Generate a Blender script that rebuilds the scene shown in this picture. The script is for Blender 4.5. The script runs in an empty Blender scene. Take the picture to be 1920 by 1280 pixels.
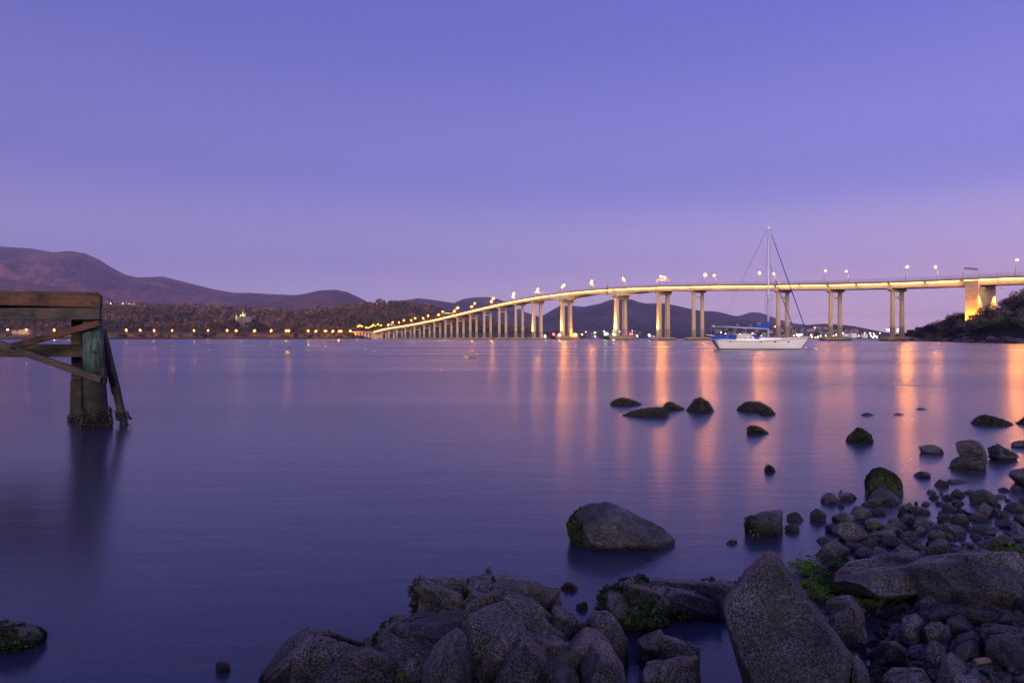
import bpy, bmesh, math, random
import numpy as np
from mathutils import Vector, Matrix

# ------------------------------------------------------------------ camera, sky, sun, exposure
scene = bpy.context.scene
COL = scene.collection
F, CH, HZ = 1280.0, 1.6, 634.0          # focal length in photo pixels, camera height, horizon row

cam_data = bpy.data.cameras.new('camera')
cam_data.sensor_width = 36.0
cam_data.lens = 24.0
cam_data.clip_start = 0.05
cam_data.clip_end = 60000
cam_data.shift_y = -(640 - HZ) / 1920.0
cam = bpy.data.objects.new('camera', cam_data)
cam.location = (0, 0, CH)
cam.rotation_euler = (math.radians(90), 0, 0)
COL.objects.link(cam)
scene.camera = cam

SUN_EL, SUN_AZ = math.radians(10), math.radians(178)     # low glow behind the camera, before sunrise
world = bpy.data.worlds.new('World')
scene.world = world
world.use_nodes = True
wn, wl = world.node_tree.nodes, world.node_tree.links
wn.clear()
w_out = wn.new('ShaderNodeOutputWorld')
w_bg = wn.new('ShaderNodeBackground')
w_bg.inputs['Strength'].default_value = 1.0
w_sky = wn.new('ShaderNodeTexSky')
w_sky.sky_type = 'NISHITA'
w_sky.sun_disc = False
w_sky.sun_elevation = math.radians(1.0)
w_sky.sun_rotation = SUN_AZ
w_tc = wn.new('ShaderNodeTexCoord')
w_sep = wn.new('ShaderNodeSeparateXYZ')
wl.new(w_tc.outputs['Generated'], w_sep.inputs[0])
w_ramp = wn.new('ShaderNodeValToRGB')
cr = w_ramp.color_ramp
cr.interpolation = 'EASE'
SKY = [(0.0, (0.640, 0.480, 0.720)), (0.05, (0.545, 0.435, 0.740)), (0.12, (0.370, 0.330, 0.715)),
       (0.24, (0.225, 0.218, 0.660)), (0.44, (0.144, 0.149, 0.575)), (1.0, (0.090, 0.100, 0.44))]
cr.elements[0].position, cr.elements[0].color = SKY[0][0], (*SKY[0][1], 1)
cr.elements[1].position, cr.elements[1].color = SKY[-1][0], (*SKY[-1][1], 1)
for p_, c_ in SKY[1:-1]:
    e_ = cr.elements.new(p_); e_.color = (*c_, 1)
wl.new(w_sep.outputs['Z'], w_ramp.inputs['Fac'])
# the air is a little pinker towards the right-hand (southern) horizon
w_az = wn.new('ShaderNodeMath'); w_az.operation = 'MULTIPLY_ADD'; w_az.use_clamp = True
wl.new(w_sep.outputs['X'], w_az.inputs[0]); w_az.inputs[1].default_value = 1.0; w_az.inputs[2].default_value = 0.22
w_lo = wn.new('ShaderNodeMapRange'); w_lo.clamp = True
wl.new(w_sep.outputs['Z'], w_lo.inputs[0])
w_lo.inputs[1].default_value = 0.19; w_lo.inputs[2].default_value = 0.0
w_m = wn.new('ShaderNodeMath'); w_m.operation = 'MULTIPLY'
wl.new(w_az.outputs[0], w_m.inputs[0]); wl.new(w_lo.outputs[0], w_m.inputs[1])
w_mix = wn.new('ShaderNodeMix'); w_mix.data_type = 'RGBA'
wl.new(w_m.outputs[0], w_mix.inputs[0])
wl.new(w_ramp.outputs[0], w_mix.inputs[6])
w_mix.inputs[7].default_value = (0.88, 0.55, 0.66, 1)
# thin low cloud bars near the horizon
w_map = wn.new('ShaderNodeMapping'); w_map.inputs['Scale'].default_value = (2.2, 2.2, 75)
wl.new(w_tc.outputs['Generated'], w_map.inputs[0])
w_noi = wn.new('ShaderNodeTexNoise'); w_noi.inputs['Scale'].default_value = 1.4; w_noi.inputs['Detail'].default_value = 3
wl.new(w_map.outputs[0], w_noi.inputs['Vector'])
w_cr = wn.new('ShaderNodeMapRange'); w_cr.clamp = True
wl.new(w_noi.outputs[0], w_cr.inputs[0])
w_cr.inputs[1].default_value = 0.50; w_cr.inputs[2].default_value = 0.75; w_cr.inputs[4].default_value = 0.55
w_low = wn.new('ShaderNodeMapRange'); w_low.clamp = True
wl.new(w_sep.outputs['Z'], w_low.inputs[0])
w_low.inputs[1].default_value = 0.045; w_low.inputs[2].default_value = 0.012
w_cm = wn.new('ShaderNodeMath'); w_cm.operation = 'MULTIPLY'
wl.new(w_cr.outputs[0], w_cm.inputs[0]); wl.new(w_low.outputs[0], w_cm.inputs[1])
w_mix2 = wn.new('ShaderNodeMix'); w_mix2.data_type = 'RGBA'
wl.new(w_cm.outputs[0], w_mix2.inputs[0]); wl.new(w_mix.outputs[2], w_mix2.inputs[6])
w_mix2.inputs[7].default_value = (0.20, 0.19, 0.42, 1)
w_add = wn.new('ShaderNodeMix'); w_add.data_type = 'RGBA'; w_add.blend_type = 'ADD'
w_add.inputs[0].default_value = 0.012
wl.new(w_mix2.outputs[2], w_add.inputs[6]); wl.new(w_sky.outputs[0], w_add.inputs[7])
w_st = wn.new('ShaderNodeMath'); w_st.operation = 'MULTIPLY_ADD'      # the sky is a little lighter to the right
wl.new(w_sep.outputs['X'], w_st.inputs[0]); w_st.inputs[1].default_value = 0.22; w_st.inputs[2].default_value = 1.0
wl.new(w_st.outputs[0], w_bg.inputs['Strength'])
wl.new(w_add.outputs[2], w_bg.inputs['Color'])
wl.new(w_bg.outputs[0], w_out.inputs['Surface'])

sun_data = bpy.data.lights.new('sun', 'SUN')
sun_data.energy = 3.2
sun_data.angle = math.radians(28)
sun_data.color = (1.0, 0.78, 0.68)
sun = bpy.data.objects.new('sun', sun_data)
COL.objects.link(sun)
sdir = Vector((math.sin(SUN_AZ) * math.cos(SUN_EL), math.cos(SUN_AZ) * math.cos(SUN_EL), math.sin(SUN_EL)))
sun.rotation_euler = (-sdir).to_track_quat('-Z', 'Y').to_euler()

scene.view_settings.view_transform = 'Standard'
scene.view_settings.look = 'None'
scene.view_settings.exposure = 0.0
scene.view_settings.gamma = 1.0
scene.render.engine = 'CYCLES'
cy = scene.cycles
cy.use_denoising = True
cy.max_bounces = 5
cy.diffuse_bounces = 2
cy.glossy_bounces = 3
cy.transparent_max_bounces = 4
cy.volume_bounces = 0
cy.sample_clamp_indirect = 4.0
cy.sample_clamp_direct = 0.0
cy.caustics_reflective = False
cy.caustics_refractive = False

DEBUG = False
HAZE = 0.000052
rng = np.random.default_rng(7)
random.seed(7)

# ------------------------------------------------------------------ helpers
def P(px, py, Y):
    return np.array([(px - 960) / F * Y, Y, CH - (py - HZ) / F * Y])

def Pz(px, py, z):
    return P(px, py, (CH - z) * F / (py - HZ))

def tag(o, label=None, cat=None, group=None, kind=None):
    if label: o['label'] = label
    if cat: o['category'] = cat
    if group: o['group'] = group
    if kind: o['kind'] = kind
    return o

def empty(name, loc, label=None, cat=None, group=None, rz=0.0):
    o = bpy.data.objects.new(name, None)
    o.empty_display_size = 0.2
    o.location = loc
    o.rotation_euler = (0, 0, rz)
    COL.objects.link(o)
    return tag(o, label, cat, group)

def link(name, me, parent=None, mat=None):
    if mat is not None and not me.materials:
        me.materials.append(mat)
    o = bpy.data.objects.new(name, me)
    COL.objects.link(o)
    if parent is not None:
        o.parent = parent
    return o

def pyd(name, v, f, mat=None, smooth=False):
    me = bpy.data.meshes.new(name)
    if isinstance(v, np.ndarray): v = v.tolist()
    if isinstance(f, np.ndarray): f = f.tolist()
    me.from_pydata(v, [], f)
    me.update()
    if smooth:
        me.shade_smooth()
    if mat is not None:
        me.materials.append(mat)
    return me

class MB:
    def __init__(self):
        self.v, self.f = [], []
    def add(self, vs, fs):
        b = len(self.v)
        self.v += [tuple(map(float, x)) for x in vs]
        self.f += [tuple(b + i for i in q) for q in fs]
        return self
    def box(self, c, s, ax=None):
        c = np.array(c, float)
        ax = np.eye(3) if ax is None else np.array(ax, float)
        vs = [c + ax[0] * s[0] / 2 * i + ax[1] * s[1] / 2 * j + ax[2] * s[2] / 2 * k
              for i in (-1, 1) for j in (-1, 1) for k in (-1, 1)]
        fs = [(0, 1, 3, 2), (4, 6, 7, 5), (0, 4, 5, 1), (2, 3, 7, 6), (0, 2, 6, 4), (1, 5, 7, 3)]
        return self.add(vs, fs)
    def beam(self, a, b, w, h, up=(0, 0, 1)):
        a, b = np.array(a, float), np.array(b, float)
        d = b - a; L = np.linalg.norm(d); d /= L
        s = np.cross(d, up); s /= np.linalg.norm(s)
        u = np.cross(s, d)
        return self.box((a + b) / 2, (L, w, h), (d, s, u))
    def tube(self, a, b, r0, r1=None, n=8, cap=True):
        r1 = r0 if r1 is None else r1
        a, b = np.array(a, float), np.array(b, float)
        d = b - a; d = d / np.linalg.norm(d)
        t = np.array([1, 0, 0]) if abs(d[0]) < .9 else np.array([0, 1, 0])
        s = np.cross(d, t); s /= np.linalg.norm(s); u = np.cross(s, d)
        vs = []
        for p, r in ((a, r0), (b, r1)):
            for i in range(n):
                th = 2 * math.pi * i / n
                vs.append(p + r * (math.cos(th) * s + math.sin(th) * u))
        fs = [(i, n + i, n + (i + 1) % n, (i + 1) % n) for i in range(n)]
        if cap:
            fs += [tuple(range(n)), tuple(range(2 * n - 1, n - 1, -1))]
        return self.add(vs, fs)
    def prism(self, poly, y0, y1, org=(0, 0, 0), ax=None):
        # poly of (x, z), extruded along y
        ax = np.eye(3) if ax is None else np.array(ax, float)
        n = len(poly); org = np.array(org, float)
        vs = [org + ax[0] * x + ax[1] * y + ax[2] * z for y in (y0, y1) for x, z in poly]
        fs = [tuple(range(n)), tuple(range(2 * n - 1, n - 1, -1))]
        fs += [(i, i + n, (i + 1) % n + n, (i + 1) % n) for i in range(n)]
        return self.add(vs, fs)
    def ball(self, c, r, n=8, m=5):
        c = np.array(c, float); r = np.array(r if hasattr(r, '__len__') else (r, r, r), float)
        vs = [c + r * (0, 0, 1)]
        for j in range(1, m):
            ph = math.pi * j / m
            for i in range(n):
                th = 2 * math.pi * i / n
                vs.append(c + r * (math.sin(ph) * math.cos(th), math.sin(ph) * math.sin(th), math.cos(ph)))
        vs.append(c - r * (0, 0, 1))
        fs = [(0, 1 + i, 1 + (i + 1) % n) for i in range(n)]
        for j in range(m - 2):
            for i in range(n):
                a = 1 + j * n
                fs.append((a + i, a + n + i, a + n + (i + 1) % n, a + (i + 1) % n))
        e = len(vs) - 1; a = 1 + (m - 2) * n
        fs += [(e, a + (i + 1) % n, a + i) for i in range(n)]
        return self.add(vs, fs)
    def mesh(self, name, mat=None, smooth=False, fix=True):
        me = pyd(name, self.v, self.f)
        if fix:
            bm = bmesh.new(); bm.from_mesh(me)
            bmesh.ops.recalc_face_normals(bm, faces=bm.faces)
            bm.to_mesh(me); bm.free()
        if smooth: me.shade_smooth()
        if mat is not None: me.materials.append(mat)
        return me
    def build(self, name, mat, parent=None, smooth=False):
        return link(name, self.mesh(name, mat, smooth), parent)

def bevel(o, w=0.01, seg=1):
    m = o.modifiers.new('bevel', 'BEVEL'); m.width = w; m.segments = seg; m.limit_method = 'ANGLE'
    return o

# vectorised gradient noise
_perm = np.random.default_rng(3).permutation(256)
_perm = np.concatenate([_perm, _perm, _perm])
_grad = np.random.default_rng(4).normal(size=(256, 3)); _grad /= np.linalg.norm(_grad, axis=1)[:, None]
def noise3(p):
    p = np.asarray(p, float)
    i = np.floor(p).astype(int); f = p - i; i &= 255
    u = f * f * f * (f * (f * 6 - 15) + 10)
    out = np.zeros(len(p))
    for dx in (0, 1):
        for dy in (0, 1):
            for dz in (0, 1):
                h = _perm[_perm[_perm[(i[:, 0] + dx) & 255] + ((i[:, 1] + dy) & 255)] + ((i[:, 2] + dz) & 255)]
                g = _grad[h & 255]
                d = f - (dx, dy, dz)
                w = (u[:, 0] if dx else 1 - u[:, 0]) * (u[:, 1] if dy else 1 - u[:, 1]) * (u[:, 2] if dz else 1 - u[:, 2])
                out += w * (g * d).sum(1)
    return out * 1.5
def fbm(p, oct=4, gain=0.5):
    p = np.asarray(p, float); a, s, t = 1.0, 0, 0
    for k in range(oct):
        s = s + a * noise3(p * 2 ** k + 17.3 * k); t += a; a *= gain
    return s / t
def ridged(p, oct=4, gain=0.5):
    p = np.asarray(p, float); a, s, t = 1.0, 0, 0
    for k in range(oct):
        s = s + a * (1 - 2 * np.abs(noise3(p * 2 ** k + 9.1 * k))); t += a; a *= gain
    return s / t

# ------------------------------------------------------------------ materials
def new_mat(name):
    m = bpy.data.materials.new(name); m.use_nodes = True
    return m, m.node_tree.nodes, m.node_tree.links, m.node_tree.nodes['Principled BSDF']

def plain(name, col, rough=0.6, metal=0.0, var=0.15, scale=3.0, bump=0.0, spec=0.5):
    m, n, l, b = new_mat(name)
    b.inputs['Roughness'].default_value = rough
    b.inputs['Metallic'].default_value = metal
    b.inputs['Specular IOR Level'].default_value = spec
    tc = n.new('ShaderNodeTexCoord')
    no = n.new('ShaderNodeTexNoise'); no.inputs['Scale'].default_value = scale; no.inputs['Detail'].default_value = 5
    l.new(tc.outputs['Object'], no.inputs['Vector'])
    mx = n.new('ShaderNodeMix'); mx.data_type = 'RGBA'
    l.new(no.outputs[0], mx.inputs[0])
    mx.inputs[6].default_value = (*[c * (1 - 2 * var) for c in col], 1)
    mx.inputs[7].default_value = (*[min(1, c * (1 + 2 * var)) for c in col], 1)
    l.new(mx.outputs[2], b.inputs['Base Color'])
    if bump:
        bp = n.new('ShaderNodeBump'); bp.inputs['Strength'].default_value = bump; bp.inputs['Distance'].default_value = 0.05
        l.new(no.outputs[0], bp.inputs['Height']); l.new(bp.outputs[0], b.inputs['Normal'])
    return m

def glow(name, col, strength, sample=True):
    m, n, l, b = new_mat(name)
    b.inputs['Base Color'].default_value = (0.2, 0.2, 0.2, 1)
    b.inputs['Emission Color'].default_value = (*col, 1)
    b.inputs['Emission Strength'].default_value = strength
    m.cycles.emission_sampling = 'AUTO' if sample else 'NONE'
    return m

def ramp(n, l, src, stops, interp='LINEAR'):
    r = n.new('ShaderNodeValToRGB'); c = r.color_ramp; c.interpolation = interp
    while len(c.elements) < len(stops): c.elements.new(0.5)
    for e, (p, col) in zip(c.elements, stops):
        e.position = p; e.color = (*col, 1) if len(col) == 3 else col
    l.new(src, r.inputs[0])
    return r

def rock_mat(name, dark, mid, light, green=0.0, greencol=(0.075, 0.125, 0.014), wet_z=0.06, scale=1.0, crack=True):
    m, n, l, b = new_mat(name)
    geo = n.new('ShaderNodeNewGeometry')
    def tex(kind, sc, det=6, **kw):
        t = n.new(kind); t.inputs['Scale'].default_value = sc * scale
        if 'Detail' in t.inputs: t.inputs['Detail'].default_value = det
        l.new(geo.outputs['Position'], t.inputs['Vector'])
        for k, v in kw.items(): t.inputs[k].default_value = v
        return t
    n1 = tex('ShaderNodeTexNoise', 3.0, 8, Roughness=0.65)
    n2 = tex('ShaderNodeTexNoise', 120.0, 5, Roughness=0.65)
    r1 = ramp(n, l, n1.outputs[0], [(0.38, dark), (0.51, mid), (0.64, light)])
    r2 = ramp(n, l, n2.outputs[0], [(0.38, (0.10, 0.10, 0.10)), (0.49, (0.66, 0.66, 0.66)), (0.62, (2.1, 2.08, 2.05))])
    mx = n.new('ShaderNodeMix'); mx.data_type = 'RGBA'; mx.blend_type = 'MULTIPLY'; mx.inputs[0].default_value = 1
    l.new(r1.outputs[0], mx.inputs[6]); l.new(r2.outputs[0], mx.inputs[7])
    # pale lichen and barnacle specks
    v1 = tex('ShaderNodeTexVoronoi', 42.0)
    n3 = tex('ShaderNodeTexNoise', 4.5, 3)
    sp = ramp(n, l, v1.outputs['Distance'], [(0.10, (1, 1, 1)), (0.22, (0, 0, 0))])
    sm = ramp(n, l, n3.outputs[0], [(0.56, (0, 0, 0)), (0.66, (1, 1, 1))])
    mm = n.new('ShaderNodeMath'); mm.operation = 'MULTIPLY'
    l.new(sp.outputs[0], mm.inputs[0]); l.new(sm.outputs[0], mm.inputs[1])
    mm2 = n.new('ShaderNodeMath'); mm2.operation = 'MULTIPLY'; mm2.inputs[1].default_value = 0.55
    l.new(mm.outputs[0], mm2.inputs[0])
    mx2 = n.new('ShaderNodeMix'); mx2.data_type = 'RGBA'
    l.new(mm2.outputs[0], mx2.inputs[0]); l.new(mx.outputs[2], mx2.inputs[6])
    mx2.inputs[7].default_value = (0.42, 0.39, 0.30, 1)
    col = mx2.outputs[2]
    if green > 0:
        n4 = tex('ShaderNodeTexNoise', 5.0, 7, Roughness=0.7)
        gm = ramp(n, l, n4.outputs[0], [(0.62 - 0.4 * green, (0, 0, 0)), (0.78 - 0.4 * green, (1, 1, 1))])
        n5 = tex('ShaderNodeTexNoise', 70.0, 4)
        gc = ramp(n, l, n5.outputs[0], [(0.35, tuple(c * 0.3 for c in greencol)), (0.62, greencol)])
        gf = n.new('ShaderNodeMath'); gf.operation = 'MULTIPLY'; gf.inputs[1].default_value = min(1, 0.45 + green * 0.5)
        l.new(gm.outputs[0], gf.inputs[0])
        mx3 = n.new('ShaderNodeMix'); mx3.data_type = 'RGBA'
        l.new(gf.outputs[0], mx3.inputs[0]); l.new(col, mx3.inputs[6]); l.new(gc.outputs[0], mx3.inputs[7])
        col = mx3.outputs[2]
    # worn, paler edges
    pr = ramp(n, l, geo.outputs['Pointiness'], [(0.515, (0, 0, 0)), (0.60, (1, 1, 1))])
    pf = n.new('ShaderNodeMath'); pf.operation = 'MULTIPLY'; pf.inputs[1].default_value = 0.5
    l.new(pr.outputs[0], pf.inputs[0])
    mx5 = n.new('ShaderNodeMix'); mx5.data_type = 'RGBA'
    l.new(pf.outputs[0], mx5.inputs[0]); l.new(col, mx5.inputs[6]); mx5.inputs[7].default_value = (*[min(1, q * 1.5) for q in light], 1)
    col = mx5.outputs[2]
    # wet, darker band along the tide line
    sx = n.new('ShaderNodeSeparateXYZ'); l.new(geo.outputs['Position'], sx.inputs[0])
    ad = n.new('ShaderNodeMath'); ad.operation = 'MULTIPLY_ADD'; ad.inputs[1].default_value = 0.10
    l.new(n3.outputs[0], ad.inputs[0]); l.new(sx.outputs['Z'], ad.inputs[2])
    wr = n.new('ShaderNodeMapRange'); wr.clamp = True; l.new(ad.outputs[0], wr.inputs[0])
    wr.inputs[1].default_value = 0.05 + wet_z * 0.3; wr.inputs[2].default_value = 0.05 + wet_z
    wr.inputs[3].default_value = 1; wr.inputs[4].default_value = 0
    mx4 = n.new('ShaderNodeMix'); mx4.data_type = 'RGBA'; mx4.blend_type = 'MULTIPLY'
    l.new(wr.outputs[0], mx4.inputs[0]); l.new(col, mx4.inputs[6]); mx4.inputs[7].default_value = (0.42, 0.42, 0.42, 1)
    l.new(mx4.outputs[2], b.inputs['Base Color'])
    rr = n.new('ShaderNodeMapRange'); l.new(wr.outputs[0], rr.inputs[0])
    rr.inputs[3].default_value = 0.50; rr.inputs[4].default_value = 0.28
    l.new(rr.outputs[0], b.inputs['Roughness'])
    b.inputs['Specular IOR Level'].default_value = 0.5
    bp = n.new('ShaderNodeBump'); bp.inputs['Strength'].default_value = 1.0; bp.inputs['Distance'].default_value = 0.016
    n2b = tex('ShaderNodeTexNoise', 16.0, 6, Roughness=0.7)
    hs = n.new('ShaderNodeMath'); hs.operation = 'MULTIPLY_ADD'; hs.inputs[1].default_value = 1.6
    l.new(n2b.outputs[0], hs.inputs[0]); l.new(n2.outputs[0], hs.inputs[2])
    l.new(hs.outputs[0], bp.inputs['Height'])
    last = bp
    if crack:
        wn_ = tex('ShaderNodeTexNoise', 4.0, 3)
        vx = n.new('ShaderNodeMix'); vx.data_type = 'VECTOR'; vx.inputs[0].default_value = 0.25
        l.new(geo.outputs['Position'], vx.inputs[4]); l.new(wn_.outputs['Color'], vx.inputs[5])
        vc = n.new('ShaderNodeTexVoronoi'); vc.feature = 'DISTANCE_TO_EDGE'; vc.inputs['Scale'].default_value = 4.2 * scale
        l.new(vx.outputs[1], vc.inputs['Vector'])
        rc = ramp(n, l, vc.outputs['Distance'], [(0.0, (0, 0, 0)), (0.025, (1, 1, 1))])
        b2 = n.new('ShaderNodeBump'); b2.inputs['Strength'].default_value = 0.55; b2.inputs['Distance'].default_value = 0.02
        l.new(rc.outputs[0], b2.inputs['Height']); l.new(bp.outputs[0], b2.inputs['Normal'])
        last = b2
    l.new(last.outputs[0], b.inputs['Normal'])
    return m

M = {}
M['rock'] = rock_mat('grey_rock', (0.048, 0.044, 0.037), (0.129, 0.121, 0.101), (0.240, 0.226, 0.205), green=0.10)
M['rock_dark'] = rock_mat('dark_wet_rock', (0.025, 0.022, 0.018), (0.068, 0.063, 0.054), (0.134, 0.126, 0.113), green=0.1, wet_z=0.10)
M['rock_green'] = rock_mat('algae_rock', (0.028, 0.028, 0.022), (0.091, 0.085, 0.071), (0.182, 0.173, 0.156), green=0.40)
M['rock_moss'] = rock_mat('mossy_rock', (0.028, 0.029, 0.022), (0.086, 0.082, 0.063), (0.154, 0.148, 0.128), green=0.8)
M['rock_slab'] = rock_mat('speckled_slab_rock', (0.058, 0.053, 0.045), (0.125, 0.115, 0.101), (0.202, 0.190, 0.177), green=0.28, crack=False, wet_z=0.02)
M['gravel'] = rock_mat('dark_gravel', (0.018, 0.017, 0.013), (0.043, 0.040, 0.035), (0.086, 0.082, 0.073), green=0.1, wet_z=0.2, scale=2.0)
M['shell'] = plain('mussel_shell', (0.030, 0.027, 0.022), 0.40, var=0.4, scale=40)
M['oyster'] = plain('oyster_shell', (0.030, 0.030, 0.021), 0.6, var=0.45, scale=25)
M['weed'] = plain('green_sea_lettuce', (0.072, 0.150, 0.012), 0.5, var=0.4, scale=14)
M['weed_dark'] = plain('dark_green_weed', (0.022, 0.048, 0.010), 0.5, var=0.4, scale=14)
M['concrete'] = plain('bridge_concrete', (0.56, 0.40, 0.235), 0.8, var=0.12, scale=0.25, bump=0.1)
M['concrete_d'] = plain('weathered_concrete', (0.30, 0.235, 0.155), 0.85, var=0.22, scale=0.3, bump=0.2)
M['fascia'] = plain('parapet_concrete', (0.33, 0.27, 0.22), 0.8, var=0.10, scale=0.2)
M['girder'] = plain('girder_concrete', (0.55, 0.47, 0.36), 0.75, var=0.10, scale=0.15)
M['fender'] = plain('tarred_fender_timber', (0.028, 0.030, 0.026), 0.7, var=0.35, scale=0.5)
M['tide'] = plain('weedy_tide_band', (0.020, 0.020, 0.016), 0.7, var=0.4, scale=1.0)
M['steel'] = plain('galvanised_steel', (0.35, 0.33, 0.31), 0.5, 0.6, var=0.1)
M['asphalt'] = plain('asphalt', (0.05, 0.05, 0.05), 0.85, var=0.15, scale=0.3)
M['lamp'] = glow('sodium_lamp', (1.0, 0.28, 0.003), 2200)
M['lamp_bright'] = glow('bright_sodium_lamp', (1.0, 0.28, 0.003), 6000)
M['lamp_far'] = glow('sodium_lamp_shore', (1.0, 0.30, 0.004), 4200)
M['lamp_ramp'] = glow('sodium_lamp_ramp', (1.0, 0.30, 0.004), 1100)
M['strip'] = glow('warm_light_strip', (1.0, 0.47, 0.08), 23)
M['red'] = glow('red_signal', (1.0, 0.02, 0.03), 90)
M['green'] = glow('green_signal', (0.02, 1.0, 0.20), 90)
M['sig_red'] = glow('lane_signal_red', (1.0, 0.10, 0.08), 8, False)
M['sig_green'] = glow('lane_signal_green', (0.05, 1.0, 0.45), 8, False)
M['white_lamp'] = glow('white_lamp', (1.0, 0.86, 0.52), 260)
M['town_warm'] = glow('town_lamp_warm', (1.0, 0.55, 0.22), 30, False)
M['town_white'] = glow('town_lamp_white', (1.0, 0.85, 0.60), 30, False)
M['pane'] = plain('dark_window', (0.03, 0.03, 0.035), 0.2)
M['lens'] = glow('floodlight_lens', (1.0, 0.7, 0.3), 4, False)
M['win'] = glow('lit_window', (1.0, 0.60, 0.28), 0.7, False)

# ------------------------------------------------------------------ water
m, n, l, b = new_mat('river_water')
b.inputs['Base Color'].default_value = (0.034, 0.040, 0.072, 1)
b.inputs['IOR'].default_value = 1.45
geo = n.new('ShaderNodeNewGeometry')
mp = n.new('ShaderNodeMapping'); mp.inputs['Scale'].default_value = (0.012, 0.06, 1)
l.new(geo.outputs['Position'], mp.inputs[0])
t1 = n.new('ShaderNodeTexNoise'); t1.inputs['Scale'].default_value = 1.0; t1.inputs['Detail'].default_value = 5
l.new(mp.outputs[0], t1.inputs['Vector'])
mr = n.new('ShaderNodeMapRange'); mr.clamp = True
l.new(t1.outputs[0], mr.inputs[0])
mr.inputs[1].default_value = 0.35; mr.inputs[2].default_value = 0.68
mr.inputs[3].default_value = 0.19; mr.inputs[4].default_value = 0.29
l.new(mr.outputs[0], b.inputs['Roughness'])
mp2 = n.new('ShaderNodeMapping'); mp2.inputs['Scale'].default_value = (0.7, 3.0, 1)
l.new(geo.outputs['Position'], mp2.inputs[0])
t2 = n.new('ShaderNodeTexNoise'); t2.inputs['Scale'].default_value = 1.0; t2.inputs['Detail'].default_value = 6
t2.inputs['Roughness'].default_value = 0.6
l.new(mp2.outputs[0], t2.inputs['Vector'])
bp = n.new('ShaderNodeBump'); bp.inputs['Strength'].default_value = 0.06; bp.inputs['Distance'].default_value = 0.10
l.new(t2.outputs[0], bp.inputs['Height']); l.new(bp.outputs[0], b.inputs['Normal'])
M['water'] = m
tag(link('river', pyd('river', [(-14000, -400, 0), (14000, -400, 0), (14000, 13500, 0), (-14000, 13500, 0)], [(0, 1, 2, 3)], M['water'])), kind='structure')

# ------------------------------------------------------------------ hills
def forest_mat(name, c0, c1, c2, sc, patch=None):
    m, n, l, b = new_mat(name)
    b.inputs['Roughness'].default_value = 0.95
    b.inputs['Specular IOR Level'].default_value = 0.1
    geo = n.new('ShaderNodeNewGeometry')
    t = n.new('ShaderNodeTexNoise'); t.inputs['Scale'].default_value = sc; t.inputs['Detail'].default_value = 9
    t.inputs['Roughness'].default_value = 0.72
    l.new(geo.outputs['Position'], t.inputs['Vector'])
    r = ramp(n, l, t.outputs[0], [(0.41, c0), (0.50, c1), (0.59, c2)])
    col = r.outputs[0]
    t2 = n.new('ShaderNodeTexNoise'); t2.inputs['Scale'].default_value = sc * 0.06; t2.inputs['Detail'].default_value = 5
    l.new(geo.outputs['Position'], t2.inputs['Vector'])
    r2 = ramp(n, l, t2.outputs[0], [(0.40, (0.6, 0.6, 0.6)), (0.62, (1.35, 1.25, 1.15))])
    mx = n.new('ShaderNodeMix'); mx.data_type = 'RGBA'; mx.blend_type = 'MULTIPLY'; mx.inputs[0].default_value = 1
    l.new(col, mx.inputs[6]); l.new(r2.outputs[0], mx.inputs[7])
    col = mx.outputs[2]
    if patch:
        t3 = n.new('ShaderNodeTexNoise'); t3.inputs['Scale'].default_value = sc * 0.05; t3.inputs['Detail'].default_value = 4
        l.new(geo.outputs['Position'], t3.inputs['Vector'])
        r3 = ramp(n, l, t3.outputs[0], [(0.60, (0, 0, 0)), (0.68, (1, 1, 1))])
        mx2 = n.new('ShaderNodeMix'); mx2.data_type = 'RGBA'
        l.new(r3.outputs[0], mx2.inputs[0]); l.new(col, mx2.inputs[6]); mx2.inputs[7].default_value = (*patch, 1)
        col = mx2.outputs[2]
    l.new(col, b.inputs['Base Color'])
    bp = n.new('ShaderNodeBump'); bp.inputs['Strength'].default_value = 0.8; bp.inputs['Distance'].default_value = 12.0
    l.new(t.outputs[0], bp.inputs['Height']); l.new(bp.outputs[0], b.inputs['Normal'])
    return m
M['mount'] = forest_mat('mountain_forest', (0.07, 0.038, 0.026), (0.16, 0.085, 0.055), (0.26, 0.135, 0.082), 0.026, (0.36, 0.16, 0.10))
M['hillf'] = forest_mat('hill_forest', (0.04, 0.036, 0.03), (0.075, 0.066, 0.050), (0.12, 0.10, 0.07), 0.026, (0.22, 0.13, 0.085))
M['wood'] = forest_mat('wooded_slope', (0.03, 0.024, 0.015), (0.06, 0.045, 0.028), (0.11, 0.075, 0.045), 0.08)

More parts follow.
